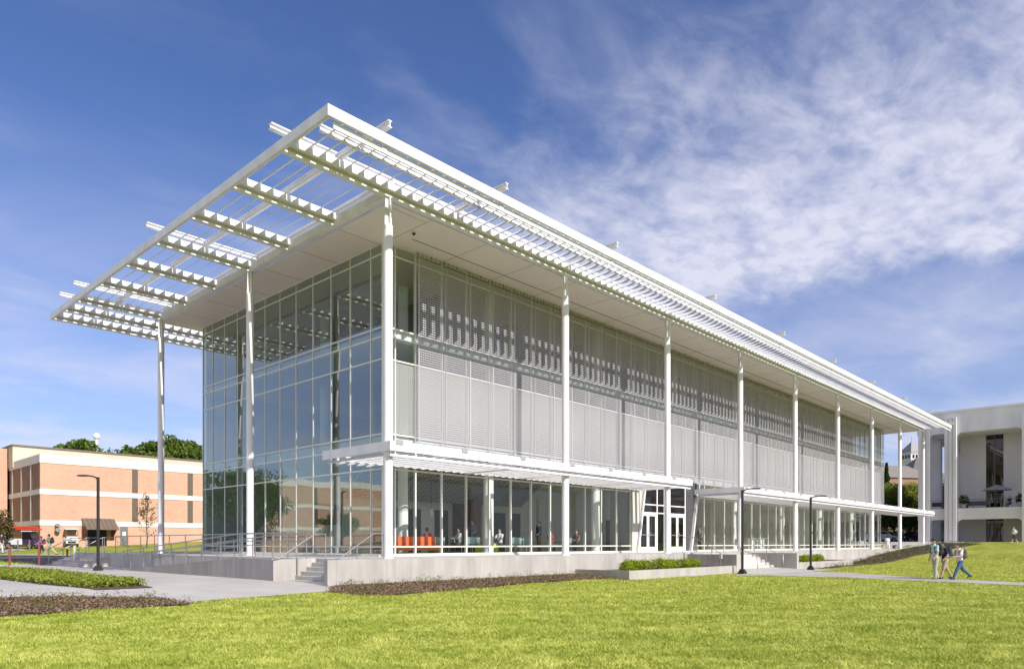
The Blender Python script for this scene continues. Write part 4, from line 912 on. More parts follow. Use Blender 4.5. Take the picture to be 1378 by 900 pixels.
# trees across the road, mirrored in the short facade
for i, (x, y, mm, s, lab) in enumerate(((-22, 66, oak, 1.15, 'dark tree across the road mirrored in the glass'), (-37, 67, oak, 0.62, 'green tree across the road before the second brick building'), (-26.5, 70, oak2, 1.0, 'tall green tree at the corner of the second brick building'), (-15, 70, oak2, 1.1, 'tall green tree near the brick wing'))):
    tree('shade_tree', x, y, H(x, y), mm, lab, 'tree', 'trees across the road', s, i)

# ------------------------------------------------------------------ ground planting and grass
def in_poly(P, poly):
    x, y = P[:, 0], P[:, 1]; ins = np.zeros(len(P), bool); n = len(poly)
    for i in range(n):
        x1, y1 = poly[i]; x2, y2 = poly[(i + 1) % n]
        c = ((y1 > y) != (y2 > y)) & (x < (x2 - x1) * (y - y1) / ((y2 - y1) if y2 != y1 else 1e-9) + x1); ins ^= c
    return ins
def scatter(poly, n, g):
    a = np.array(poly); lo, hi = a.min(0), a.max(0); P = lo + g.random((n, 2)) * (hi - lo); return P[in_poly(P, poly)]
def cover(name, poly, n, hgt_, size, m, shrink=1.0):
    g = np.random.default_rng(31); a = np.array(poly); c = a.mean(0); pl = [tuple(c + (q - c) * shrink) for q in a]
    tuft = scatter(pl, n, g); k = 26
    P = np.repeat(tuft, k, 0) + g.normal(size=(len(tuft) * k, 2)) * 0.10
    hh_ = np.repeat(hgt_ * (0.55 + 0.6 * g.random(len(tuft))), k); z = hgt(P[:, 0], P[:, 1]) + 0.04 + hh_ * g.random(len(P)) ** 0.6
    V, F = quads(np.stack([P[:, 0], P[:, 1], z], 1), size, g, np.array([[0, 0, 0.6]])); return struct(link(name, np_mesh(name, V, F, m)), 'stuff')
cover('ground_cover', bed_cover, 2600, 0.22, 0.042, M['cover'], 0.93)
def sprigs(name, poly, n, hgt_, m, seed, frac=None):
    g = np.random.default_rng(seed); tuft = scatter(poly, n, g); k = 22
    P = np.repeat(tuft, k, 0); hh_ = np.repeat(hgt_ * (0.4 + 0.8 * g.random(len(tuft))), k) * g.random(len(P)); P = P + g.normal(size=P.shape) * (0.05 + 0.22 * hh_[:, None])
    V, F = quads(np.stack([P[:, 0], P[:, 1], hgt(P[:, 0], P[:, 1]) + 0.04 + hh_], 1), 0.022, g)
    return struct(link(name, np_mesh(name, V, F, m)), 'stuff')
sprigs('young_plants', bed_near, 240, 0.22, M['sprig'], 41); sprigs('young_plants', bed_front, 330, 0.24, M['sprig'], 42); sprigs('young_plants', bed_berm, 2200, 0.32, M['leafd'], 43)
def chips(name, poly, n, seed):
    g = np.random.default_rng(seed); P = scatter(poly, n, g); P = P + g.normal(size=P.shape) * 0.10; V, F = quads(np.stack([P[:, 0], P[:, 1], hgt(P[:, 0], P[:, 1]) + 0.035 + 0.03 * g.random(len(P))], 1), 0.03, g, np.array([[0, 0, 0.8]]))
    return struct(link(name, np_mesh(name, V, F, M['chip'])), 'stuff')
M['chip'] = leaf_mat('mulch_chips', (0.06, 0.04, 0.03), (0.34, 0.23, 0.17), 0.0)
chips('mulch_chips', bed_near, 26000, 51); chips('mulch_chips', bed_front, 30000, 52); chips('mulch_chips', bed_berm, 30000, 53)
def lawn_blades():
    g = np.random.default_rng(61); out = []
    path_ = px((985, 774), (1030, 774.5), (1145, 777.5), (1378, 788), (1600, 800), (1600, 794), (1378, 784), (1232, 776.8), (1142, 770.6), (1045, 766))
    for d0, d1, dens in ((7.5, 12, 2600), (12, 17, 1300), (17, 25, 560), (25, 38, 180), (38, 62, 45)):
        area = (d1 ** 2 - d0 ** 2) / 2 * 1.55; n = int(area * dens)
        d = np.sqrt(d0 ** 2 + g.random(n) * (d1 ** 2 - d0 ** 2)); t = g.uniform(-0.78, 0.78, n)
        P = np.array([CAM.x, CAM.y]) + d[:, None] * (np.array([FWD.x, FWD.y]) + t[:, None] * np.array([RGT.x, RGT.y]))
        k = np.ones(n, bool)
        for pl in (road_poly, kerb_poly, plaza_poly, bed_front, bed_near, bed_berm, path_, [(-3.5, -0.4), (-3.5, 30), (80, 30), (80, 3), (62, -2.4), (40.2, -0.5), (40.2, -3.45), (31, -3.5), (31, -5.6), (20.5, -5.2), (20.5, -3.45), (10.4, -3.45), (10.4, -0.4)]): k &= ~in_poly(P, pl)
        P = P[k]; d = d[k]; n = len(P)
        clump = 0.75 + 0.35 * np.sin(P[:, 0] * 1.7 + np.sin(P[:, 1] * 2.3)) * np.sin(P[:, 1] * 1.9 + np.sin(P[:, 0] * 1.1))
        h = (0.035 + 0.035 * g.random(n)) * clump * (1 + 0.012 * d); w = 0.0035 + 0.00032 * d; a = g.random(n) * 6.283
        z = hgt(P[:, 0], P[:, 1]); dx = np.cos(a) * w; dy = np.sin(a) * w; le = g.normal(size=(n, 2)) * (h * 0.85)[:, None]
        V = np.stack([np.stack([P[:, 0] - dx, P[:, 1] - dy, z - 0.004], 1), np.stack([P[:, 0] + dx, P[:, 1] + dy, z - 0.004], 1), np.stack([P[:, 0] + le[:, 0], P[:, 1] + le[:, 1], z + h], 1)], 1).reshape(-1, 3)
        out.append(V)
    V = np.concatenate(out); F = np.arange(len(V)).reshape(-1, 3)
    struct(link('grass', np_mesh('grass', V, F, M['blade'])), 'stuff')
lawn_blades()

# ------------------------------------------------------------------ people
def remesh(mb, vox, mname, m, smooth_it=3):
    me = bpy.data.meshes.new(mname); me.from_pydata(mb.v, [], mb.f); o = bpy.data.objects.new(mname, me); col.objects.link(o)
    r = o.modifiers.new('r', 'REMESH'); r.mode = 'VOXEL'; r.voxel_size = vox; r.use_smooth_shade = True
    s = o.modifiers.new('s', 'SMOOTH'); s.iterations = smooth_it; s.factor = 0.5
    dg = bpy.context.evaluated_depsgraph_get(); dg.update(); nm = bpy.data.meshes.new_from_object(o.evaluated_get(dg)); bpy.data.objects.remove(o)
    nm.materials.clear(); nm.materials.append(m)
    return nm
def limb(mb, pts, rs, n=12):
    mb.tube(pts, list(rs), n)
    for p, r in zip(pts, rs): mb.ball(p, r, n)
PMAT = {}
def pm(c, rough=0.8):
    k = tuple(c)
    if k not in PMAT: PMAT[k] = mat('cloth_%d' % len(PMAT), c, rough, var=0.12, nscale=6)
    return PMAT[k]
def person(x, y, z, rz_, label, pose, shirt, trousers, shoes=(0.03, 0.03, 0.03), hair=(0.03, 0.02, 0.015), short_sleeve=True, shorts=False, hat=None, vox=0.014, s=1.0, group=None, skirt=False, skin=None):
    """local frame: facing +x, y to the left, feet at z=0"""
    t = thing('person', (x, y, z), label, 'person', group, rz_); t.scale = (s, s, s)
    sk = skin or M['skin']
    stride, arm_l, arm_r, lean, head_dn, sit = (pose.get(k, d) for k, d in (('stride', 0.0), ('arm_l', (0.05, 0.1)), ('arm_r', (0.05, 0.1)), ('lean', 0.03), ('head', 0.0), ('sit', False)))
    hipz = 0.50 if sit else 0.93 - abs(stride) * 0.09; hip = Vector((0, 0, hipz)); nk = hip + Vector((lean, 0, 0.55)); hd = nk + Vector((0.02 + head_dn * 0.06, 0, 0.155 - head_dn * 0.02))
    body = MB(); legs = MB(); tors = MB(); feet = MB()
    def P(a, b, k): return a + (b - a) * k
    # torso
    trunk_pts = [hip + Vector((0, 0, 0.0)), P(hip, nk, 0.3), P(hip, nk, 0.62), P(hip, nk, 0.88)]
    for mb, inf in ((body, 0.0), (tors, 0.016)):
        for q, r in zip(trunk_pts, ((0.105, 0.155, 0.11), (0.10, 0.14, 0.13), (0.115, 0.165, 0.14), (0.09, 0.16, 0.08))):
            mb.ball(q, tuple(v + inf for v in r), 14)
        limb(mb, [P(hip, nk, 0.05), P(hip, nk, 0.9)], [0.105 + inf, 0.10 + inf])
    body.tube([P(hip, nk, 0.85), nk + Vector((0.005, 0, 0.06)), hd], [0.062, 0.055, 0.055], 12)
    body.ball(hd + Vector((0.0, 0, 0.02)), (0.092, 0.075, 0.115), 16); body.ball(hd + Vector((0.035, 0, -0.045)), (0.055, 0.052, 0.06), 12)
    body.ball(hd + Vector((0.10, 0, -0.005)), (0.022, 0.014, 0.022), 8)
    for sg in (-1, 1): body.ball(hd + Vector((-0.005, 0.075 * sg, 0.0)), (0.02, 0.012, 0.03), 8)
    for sg, st, (sa, ea) in ((1, stride, arm_l), (-1, -stride, arm_r)):
        h = hip + Vector((0, 0.09 * sg, -0.02))
        if sit: kn = h + Vector((0.42, 0.02 * sg, 0.02)); an = kn + Vector((0.02, 0, -0.42))
        else:
            th = st * 0.55; kn = h + Vector((math.sin(th) * 0.43, 0.0, -math.cos(th) * 0.43)); kb = th - (0.10 + (0.30 if st < 0 else 0.02) * abs(st)); an = kn + Vector((math.sin(kb) * 0.43, 0, -math.cos(kb) * 0.43)); 
            if an.z < 0.07: an.z = 0.07
        limb(body, [h, kn, an], [0.082, 0.056, 0.038])
        le = P(kn, an, 0.02) if shorts else P(kn, an, 0.97)
        if shorts: limb(legs, [h, kn + Vector((0, 0, -0.0))], [0.105, 0.085])
        else: limb(legs, [h, kn, le], [0.102, 0.078, 0.062])
        toe = an + Vector((0.15, 0.015 * sg, -0.045)) if sit or st >= -0.2 else an + Vector((0.12, 0, -0.075))
        if toe.z < 0.03: toe.z = 0.03
        limb(body, [an, P(an, toe, 0.9)], [0.036, 0.03]); limb(feet, [an + Vector((-0.04, 0, -0.035)), P(an, toe, 0.55) + Vector((0, 0, -0.012)), toe], [0.045, 0.048, 0.036])
        sh = P(hip, nk, 0.90) + Vector((0, 0.185 * sg, 0)); el = sh + Vector((math.sin(sa) * 0.29, 0.05 * sg, -math.cos(sa) * 0.29)); a2 = sa + ea; wr = el + Vector((math.sin(a2) * 0.25, -0.03 * sg if ea > 0.8 else 0.0, -math.cos(a2) * 0.25))
        limb(body, [P(hip, nk, 0.88) + Vector((0, 0.1 * sg, 0)), sh, el, wr], [0.06, 0.052, 0.040, 0.027])
        se = P(sh, el, 0.62) if short_sleeve else P(el, wr, 0.92)
        limb(tors, [P(hip, nk, 0.86) + Vector((0, 0.1 * sg, 0)), sh, P(sh, se, 1.0)] if short_sleeve else [P(hip, nk, 0.86) + Vector((0, 0.1 * sg, 0)), sh, el, se], [0.075, 0.068, 0.062] if short_sleeve else [0.075, 0.066, 0.052, 0.04])
        hdn = (wr - el).normalized(); side = Vector((0, 1, 0)) - hdn * hdn.y; side.normalize()
        limb(body, [wr, wr + hdn * 0.075], [0.03, 0.036], 10)
        for f_, L in enumerate((0.062, 0.075, 0.078, 0.068)):
            b_ = wr + hdn * 0.085 + side * (0.026 - 0.0175 * f_); cl = Vector((hdn.z, 0, -hdn.x)) * -0.02
            limb(body, [b_, b_ + hdn * L * 0.55, b_ + hdn * L + cl], [0.0105, 0.0095, 0.008], 6)
        tb = wr + hdn * 0.03 + side * 0.03; limb(body, [tb, tb + hdn * 0.03 + side * 0.025, tb + hdn * 0.065 + side * 0.028], [0.013, 0.011, 0.009], 6)
    if skirt: legs.lathe([(0.13, 0.1), (0.2, -0.30), (0.0, -0.30)], tuple(hip), 14)
    legs.ball(hip, (0.12, 0.168, 0.12), 14)
    bo = link('body', remesh(body, vox, 'body', sk, 2)); bo.parent = t
    so_ = link('shirt', remesh(tors, vox * 1.3, 'shirt', pm(shirt))); so_.parent = bo
    lo = link('shorts' if shorts else 'trousers', remesh(legs, vox * 1.3, 'trousers', pm(trousers))); lo.parent = bo
    fo = link('shoes', remesh(feet, vox * 1.3, 'shoes', pm(shoes))); fo.parent = bo
    hm = MB(); hm.ball(hd + Vector((-0.016, 0, 0.045)), (0.096, 0.086, 0.105), 14); hm.ball(hd + Vector((-0.045, 0, 0.0)), (0.065, 0.08, 0.10), 14)
    if hair is not None: ho = link('hair', remesh(hm, vox, 'hair', pm(hair), 2)); ho.parent = bo
    ey = MB()
    for sg in (-1, 1): ey.ball(hd + Vector((0.084, 0.032 * sg, 0.018)), 0.011, 8)
    ey.build('eyes', M['screen'], bo, True)
    if hat:
        hb = MB(); hb.ball(hd + Vector((-0.005, 0, 0.075)), (0.108, 0.095, 0.082), 14); hb.ball(hd + Vector((0.11, 0, 0.065)), (0.085, 0.075, 0.012), 12)
        ha = link('cap', remesh(hb, vox, 'cap', pm(hat), 1)); ha.parent = bo
    return t, hip, nk
def backpack(x, y, z, rz_, hip, nk, label, c, s=1.0, size=1.0):
    mid_ = hip + (nk - hip) * 0.62 + Vector((-0.235, 0, 0))
    t = thing('backpack', (x, y, z), label, 'backpack', None, rz_); t.scale = (s, s, s)
    mb = MB(); mb.ball(mid_ + Vector((0, 0, 0.02)), (0.12 * size, 0.165, 0.25 * size), 14); mb.ball(mid_ + Vector((0.03, 0, -0.08)), (0.13, 0.16, 0.18), 14)
    o = link('pack_body', remesh(mb, 0.018, 'pack_body', pm(c))); o.parent = t
    mb = MB(); mb.ball(mid_ + Vector((-0.09 * size, 0, -0.08)), (0.07, 0.12, 0.12), 12); o = link('front_pocket', remesh(mb, 0.016, 'front_pocket', pm(tuple(v * 1.5 + 0.005 for v in c)))); o.parent = t
    st = MB()
    for sg in (-1, 1):
        a = nk + Vector((-0.12, 0.11 * sg, -0.04)); st.tube([a, nk + Vector((-0.02, 0.115 * sg, 0.01)), nk + Vector((0.10, 0.12 * sg, -0.12)), nk + Vector((0.09, 0.14 * sg, -0.30)), nk + Vector((-0.08, 0.17 * sg, -0.36))], 0.017, 6)
    st.build('straps', pm(c), t, True)
    tp = MB(); tp.tube([mid_ + Vector((0, -0.03, 0.26)), mid_ + Vector((0, -0.02, 0.31)), mid_ + Vector((0, 0.02, 0.31)), mid_ + Vector((0, 0.03, 0.26))], 0.01, 6); tp.build('handle', pm(c), t, True)
LEFT = math.atan2(-RGT.y, -RGT.x)                       # heading that runs to the left across the view
def ground_person(u, v, rz_, label, **k):
    x, y = gp(u, v); return x, y, H(x, y) + 0.02
W = LEFT + R(4)
x, y, z = ground_person(1258.5, 779.5, W, '')
_, hp, nk = person(x, y, z, W, 'student in a dark cap, mint shirt and pale camouflage trousers walking on the path', dict(stride=0.22, arm_l=(0.1, 0.5), arm_r=(0.0, 0.3), lean=0.03), (0.40, 0.58, 0.55), (0.40, 0.37, 0.30), (0.12, 0.09, 0.06), hat=(0.03, 0.03, 0.035), vox=0.010, s=1.06)
backpack(x, y, z, W, hp, nk, 'black backpack on the student in the mint shirt', (0.015, 0.017, 0.016), 1.06)
x, y, z = ground_person(1271.5, 778.6, W, '')
_, hp, nk = person(x, y, z, W, 'student in navy shirt and tan shorts walking between two others', dict(stride=0.62, arm_l=(-0.15, 0.9), arm_r=(0.35, 0.7), lean=0.07, head=0.6), (0.018, 0.02, 0.05), (0.40, 0.31, 0.24), (0.03, 0.02, 0.02), shorts=True, vox=0.010, s=1.0)
backpack(x, y, z, W, hp, nk, 'navy blue backpack on the student in tan shorts', (0.02, 0.025, 0.09), 1.0, 1.1)
x, y, z = ground_person(1292, 780, W, '')
_, hp, nk = person(x, y, z, W, 'student in white shirt and blue jeans striding at the back of the three', dict(stride=0.95, arm_l=(0.45, 1.0), arm_r=(0.45, 1.0), lean=0.05, head=0.9), (0.66, 0.60, 0.62), (0.05, 0.11, 0.21), (0.03, 0.03, 0.04), vox=0.010, s=0.98)
backpack(x, y, z, W, hp, nk, 'grey olive backpack on the student in jeans', (0.10, 0.095, 0.07), 0.98, 0.85)
x, y, z = ground_person(1219.5, 735, W, ''); person(66, 1.4, H(66, 1.4) + 0.03, R(40), 'person in white top and shorts walking on the walkway behind the slender columns', dict(stride=0.3, arm_l=(0.2, 0.3)), (0.7, 0.7, 0.68), (0.65, 0.62, 0.58), shorts=True, vox=0.02)
x, y, z = ground_person(1364.5, 730, W, ''); _, hp, nk = person(x, y, z, W, 'person in white top and dark shorts walking along the hall lawn', dict(stride=0.8, arm_l=(0.5, 0.8), arm_r=(-0.3, 0.3)), (0.7, 0.7, 0.68), (0.02, 0.02, 0.03), (0.5, 0.5, 0.5), (0.25, 0.15, 0.06), shorts=True, vox=0.02)
backpack(x, y, z, W, hp, nk, 'pale backpack on the person by the hall', (0.5, 0.48, 0.45), 1, 0.7)
x, y, z = ground_person(56, 747.3, W, ''); _, hp, nk = person(x, y, z, W + 0.1, 'woman in purple and pink top with black leggings crossing by the road', dict(stride=0.35, arm_l=(0.4, 0.8)), (0.35, 0.08, 0.22), (0.015, 0.015, 0.02), vox=0.02, s=0.94)
backpack(x, y, z, W, hp, nk, 'dark purple backpack on the woman by the road', (0.03, 0.02, 0.06), 0.94)
x, y, z = ground_person(66.5, 747.3, W, ''); _, hp, nk = person(x, y, z, W, 'man in olive shirt and khaki trousers walking by the road', dict(stride=0.85, arm_l=(0.4, 0.5)), (0.20, 0.19, 0.12), (0.42, 0.36, 0.27), vox=0.02, s=1.08)
backpack(x, y, z, W, hp, nk, 'dark navy backpack on the man in khaki', (0.02, 0.02, 0.035), 1.08)
x, y, z = ground_person(1.2, 744.8, W, ''); person(x, y, z, W + R(180), 'person in dark top and white trousers cut by the picture edge', dict(stride=0.3), (0.03, 0.025, 0.05), (0.6, 0.58, 0.56), vox=0.022)
person(XH + 1.9, -6.9, 4.62, R(150), 'person in dark clothes seated under the terrace umbrella', dict(sit=True, arm_l=(0.5, 0.8), arm_r=(0.5, 0.8)), (0.03, 0.03, 0.04), (0.03, 0.03, 0.05), vox=0.022)
# indoors by the glass
person(9.3, 6.2, 0.03, R(160), 'long haired person in a pale top seated at a table behind the ground floor glass', dict(sit=True, arm_l=(0.7, 0.9), arm_r=(0.7, 0.9)), (0.45, 0.5, 0.5), (0.04, 0.04, 0.06), vox=0.022)
person(10.6, 6.6, 0.03, R(200), 'person in a blue top standing behind the ground floor glass', dict(arm_l=(0.4, 0.9)), (0.08, 0.16, 0.25), (0.03, 0.04, 0.08), vox=0.022)
person(14.9, 5.6, 0.03, R(170), 'person in dark navy jacket standing indoors near the round column', dict(arm_l=(0.3, 0.8)), (0.025, 0.03, 0.06), (0.15, 0.09, 0.05), vox=0.022, short_sleeve=False)
person(7.4, 6.6, 0.03, R(20), 'person in red top seated at the far indoor table', dict(sit=True, arm_l=(0.6, 0.9)), (0.35, 0.06, 0.05), (0.03, 0.03, 0.04), vox=0.022)
person(18.4, 5.6, 0.03, R(185), 'person in brown top seated behind the glass next to the entrance', dict(sit=True, arm_l=(0.6, 0.9)), (0.2, 0.1, 0.07), (0.03, 0.03, 0.04), vox=0.022)

person(12.4, 6.3, 0.03, R(190), 'person in a white shirt seated at the table by the round interior column', dict(sit=True, arm_l=(0.7, 0.8), arm_r=(0.6, 0.9)), (0.7, 0.7, 0.68), (0.05, 0.06, 0.1), vox=0.022)
person(16.9, 6.4, 0.03, R(30), 'person in a maroon top seated by the table next to the entrance panel', dict(sit=True, arm_l=(0.6, 0.9)), (0.25, 0.04, 0.05), (0.04, 0.04, 0.05), vox=0.022)
person(33.2, 5.4, 0.03, R(180), 'person in a grey shirt standing inside just past the entrance stairs', dict(stride=0.2, arm_l=(0.3, 0.6)), (0.3, 0.3, 0.32), (0.05, 0.05, 0.07), vox=0.022)
# ------------------------------------------------------------------ indoor furniture
def chair_proto(m_):
    t = thing('cafe_chair', (0, 0, 0), 'x', 'chair', 'chairs behind the ground floor glass')
    m = MB(); m.box(-0.22, 0.22, -0.22, 0.22, 0.43, 0.46); m.build('seat', m_, t, True)
    m = MB(); m.prism([(-0.22, 0.50), (-0.20, 0.50), (-0.25, 0.86), (-0.27, 0.86)], 'y', -0.21, 0.21); m.build('backrest', m_, t, True)
    for a in (-1, 1):
        for b in (-1, 1): m = MB(); m.tube([(0.19 * a, 0.19 * b, 0.43), (0.23 * a, 0.22 * b, 0.0)], 0.013, 6); m.build('leg', M['steel'], t, True)
    return t
def table_proto():
    t = thing('cafe_table', (0, 0, 0), 'x', 'table', 'tables behind the ground floor glass')
    m = MB(); m.tube([(0, 0, 0.72), (0, 0, 0.75)], 0.45, 24); m.build('table_top', M['lampglass'], t, True)
    m = MB(); m.tube([(0, 0, 0.03), (0, 0, 0.72)], 0.035, 8); m.build('pedestal', M['steel'], t, True)
    m = MB(); m.tube([(0, 0, 0.0), (0, 0, 0.03)], 0.25, 18); m.build('base', M['steel'], t, True)
    return t
tp = table_proto(); cp = chair_proto(M['teal']); first = [tp, cp]
tabs = [(8.1, 6.7, 'round cafe table behind the glass near the corner column'), (10.0, 6.0, 'round cafe table beside the person in the pale top'), (13.2, 5.9, 'round cafe table by the round interior column'), (17.5, 5.7, 'round cafe table behind the glass next to the entrance panel'), (16.0, 7.6, 'round cafe table deeper in the ground floor room')]
for i, (x, y, lab) in enumerate(tabs):
    o = tp if i == 0 else copy_tree(tp); o.location = (x, y, 0.022); o['label'] = lab
    for k, a in enumerate((0.6, 2.2, 3.9)):
        c = cp if (i == 0 and k == 0) else copy_tree(cp); c.location = (x + 0.75 * math.cos(a), y + 0.75 * math.sin(a), 0.022); c.rotation_euler = (0, 0, a + math.pi); c['label'] = 'pale blue cafe chair drawn up to the ' + lab.split('round cafe table ')[-1] + ' table' if False else 'pale blue cafe chair with steel legs at the ' + ('table near the corner column', 'table beside the pale topped person', 'table by the round interior column', 'table next to the entrance panel', 'table deeper in the room')[i]
t = thing('lounge_bench', (5.2, 6.4, 0), 'low orange bench behind the glass near the building corner', 'bench')
m = MB(); m.box(4.2, 7.2, 5.2, 5.8, 0.22, 0.46); m.build('seat', M['orange'], t); m = MB(); m.box(4.2, 7.2, 5.70, 5.8, 0.461, 0.88); m.build('backrest', M['orange'], t); m = MB(); m.box(4.4, 4.6, 5.3, 5.7, 0.02, 0.22); m.box(6.8, 7.0, 5.3, 5.7, 0.02, 0.22); m.build('plinth', M['grey'], t)
for i, (x, lab) in enumerate(((9.9, 'lime green bag on the floor beside the seated person'), (11.1, 'lime and grey bag on the floor against the round column'))):
    t = thing('tote_bag', (x, 5.4, 0.02), lab, 'bag'); mb = MB(); mb.ball((x, 5.4, 0.3), (0.2, 0.13, 0.28), 12); mb.build('bag_body', M['lime'], t); mb = MB(); mb.tube([(x - 0.1, 5.4, 0.55), (x, 5.4, 0.72), (x + 0.1, 5.4, 0.55)], 0.015, 6); mb.build('strap', M['grey'], t)
for x, lab in ((7.6, 'white cylinder pendant lamp hanging near the corner column'), (10.6, 'white cylinder pendant lamp hanging over the inner tables')):
    t = thing('pendant_lamp', (x, 10.0, 2.4), lab, 'pendant lamp'); m = MB(); m.tube([(x, 10, 2.1), (x, 10, 2.5)], 0.11, 14); m.build('lamp_shade', M['lampglass'], t); m = MB(); m.tube([(x, 10, 2.5), (x, 10, 4.69)], 0.012, 6); m.build('cord', M['screen'], t)
for x, lab in ((5.4, 'dark wall screen indoors nearest the building corner'), (9.6, 'dark wall screen indoors beside the pale column')):
    t = thing('wall_screen', (x, 12.3, 1.9), lab, 'screen'); m = MB(); m.box(x - 0.8, x + 0.8, 12.36, 12.46, 1.6, 2.6); m.build('panel', M['screen'], t); m = MB(); m.box(x - 0.84, x + 0.84, 12.38, 12.48, 1.56, 1.597); m.box(x - 0.84, x + 0.84, 12.38, 12.48, 2.603, 2.64); m.build('bezel', M['grey'], t)
m = MB(); m.box(XG + 0.6, 9.0, 12.5, 12.7, 0.02, 4.70); m.build('interior_wall', M['inwall'], bld)
# tilted slatted ceiling panels
cl = MB()
for k in range(24):
    f = k / 23; cl.box(5.6, 19.5, 9.0 + 2.2 * (1 - f) - 0.02, 9.0 + 2.2 * (1 - f) + 0.02, 3.0 + 1.6 * f - 0.02, 3.0 + 1.6 * f + 0.02)
x = 5.6
while x < 19.6: cl.prism([(11.2, 2.97), (11.2, 3.0), (9.0, 4.6), (9.0, 4.57)], 'x', x, x + 0.02); x += 0.3
cl.build('ceiling_lattice', M['grey'], bld)
m = MB(); m.prism([(11.3, 3.0), (11.3, 3.03), (9.1, 4.66), (9.1, 4.63)], 'x', 5.6, 19.5); m.build('ceiling_panel', M['inceil'], bld)
m = MB(); m.box(34.0, 36.5, 9.5, 10.2, 0.02, 3.4); m.box(44, 46.0, 9.5, 10.2, 0.02, 3.2); m.box(15.2, 16.0, 11.6, 12.4, 0.02, 3.2); m.build('orange_wall', M['orange'], bld)
for i, x in enumerate(np.arange(31, 69, 3.1)):
    m = MB(); m.box(x, x + 1.3, 12.36, 12.49, 0.03, 2.4); m.build('dark_back_panel', M['dark'], bld)  # door-sized dark panels added, standing in for the dim back of the room
for x, w_ in ((8.2, 1.3), (10.9, 0.9), (13.0, 1.0), (17.6, 1.6), (19.8, 0.9)):
    m = MB(); m.box(x, x + w_, 12.36, 12.49, 0.03, 2.6); m.build('dark_back_panel', M['dark'], bld)  # more dark panels added to darken the back wall
m = MB(); m.box(14.4, 14.8, 10.5, 12.35, 0.03, 3.2); m.box(14.81, 15.1, 10.5, 12.35, 0.03, 3.2); m.build('wood_partition', M['wood'], bld)
for x, y in ((31, 8.5), (40, 8.8), (49.5, 8.2), (58, 8.8)):
    m = MB(); m.box(x, x + 0.25, y - 2.5, y + 3.6, 0.03, 4.69); m.build('interior_wall', M['inwall'], bld)
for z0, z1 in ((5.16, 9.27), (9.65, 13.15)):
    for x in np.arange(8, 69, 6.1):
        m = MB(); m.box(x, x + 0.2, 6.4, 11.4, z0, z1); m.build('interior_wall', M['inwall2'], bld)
t = thing('reception_desk', (34, 7, 0), 'pale reception desk behind the glass past the entrance', 'desk')
m = MB(); m.box(45.0, 48.5, 7.0, 7.7, 0.02, 1.0); m.build('counter', M['inwall'], t); m = MB(); m.box(44.9, 48.6, 6.9, 7.8, 1.0, 1.05); m.build('counter_top', M['lampglass'], t)

# ------------------------------------------------------------------ vehicles
def wheel(m_t, m_r, x, y, r, parent, w=0.2):
    a = MB(); a.tube([(x, y - w / 2, r), (x, y + w / 2, r)], r, 18); wh = a.build('wheel', M['rubber'], parent, True)
    b = MB(); b.tube([(x, y - w / 2 - 0.01, r), (x, y + w / 2 + 0.01, r)], r * 0.6, 14); b.build('rim', M['chrome'], wh, True)
def car(x, y, z, rz_, paint, label, hatch=True):
    t = thing('parked_car', (x, y, z), label, 'car', None, rz_)
    prof = [(-2.05, 0.32), (-2.1, 0.7), (-1.95, 1.0), (-1.5, 1.06), (0.75, 0.98), (1.9, 0.78), (2.1, 0.55), (2.05, 0.28)]
    def loft(pr, ws, m):
        n = len(pr); v = []; f = []
        for s_ in (-1, 1):
            for (px_, pz), w_ in zip(pr, ws): v.append((px_, s_ * w_, pz))
        f = [tuple(range(n)), tuple(range(2 * n - 1, n - 1, -1))] + [(i, n + i, n + (i + 1) % n, (i + 1) % n) for i in range(n)]
        m.add(v, f)
    m = MB(); loft(prof, [0.82, 0.84, 0.80, 0.80, 0.82, 0.80, 0.76, 0.78], m); b = m.build('body', paint, t, True)
    cab = [(-1.75, 1.03), (-1.35, 1.45), (0.05, 1.5), (0.95, 0.99)]
    m = MB(); loft(cab, [0.77, 0.62, 0.62, 0.77], m); m.build('cabin', paint, t, True)
    g = MB()
    for s_ in (-1, 1): g.add([(-1.5, s_ * 0.765, 1.08), (-1.28, s_ * 0.665, 1.40), (0.0, s_ * 0.665, 1.44), (0.7, s_ * 0.768, 1.08)], [(0, 1, 2, 3)] if s_ > 0 else [(3, 2, 1, 0)])
    g.add([(0.15, -0.58, 1.475), (0.15, 0.58, 1.475), (0.92, 0.7, 1.03), (0.92, -0.7, 1.03)], [(0, 1, 2, 3)]); g.add([(-1.45, -0.58, 1.40), (-1.45, 0.58, 1.40), (-1.76, 0.7, 1.06), (-1.76, -0.7, 1.06)], [(3, 2, 1, 0)])
    g.build('window', M['screen'], t, True)
    for xx in (-1.3, 1.3):
        for yy in (-0.76, 0.76): wheel(None, None, xx, yy, 0.32, t)
    for yy in (-0.58, 0.58): h = MB(); h.ball((2.0, yy, 0.66), (0.1, 0.16, 0.07), 8); h.build('headlight', M['lampglass'], t, True)
    for yy in (-0.62, 0.62): h = MB(); h.ball((-2.06, yy, 0.82), (0.05, 0.14, 0.08), 8); h.build('taillight', M['red'], t, True)
    return t
def car_at(u, v, rz_, paint, label, dist):
    p = CAM + FWD * dist + RGT * ((u - 689) / FPX * dist); return car(p.x, p.y, H(p.x, p.y) + 0.02, rz_, paint, label)
car_at(1186, 0, R(-35), M['cwhite'], 'silver white car parked under the trees past the glass building', 100)
car_at(1228, 0, R(150), M['cdark'], 'black car parked behind the last slender column', 102)
car_at(1250, 0, R(150), M['cdark'], 'black car seen through the hall colonnade', 106)
car_at(1204, 0, R(150), M['cdark'], 'dark car in the shade beside the silver white car', 108)
cx_, cy_ = gp(4, 733.8); car(cx_, cy_, H(cx_, cy_) + 0.02, LEFT + R(150), M['cwhite'], 'white car parked by the olive bush')
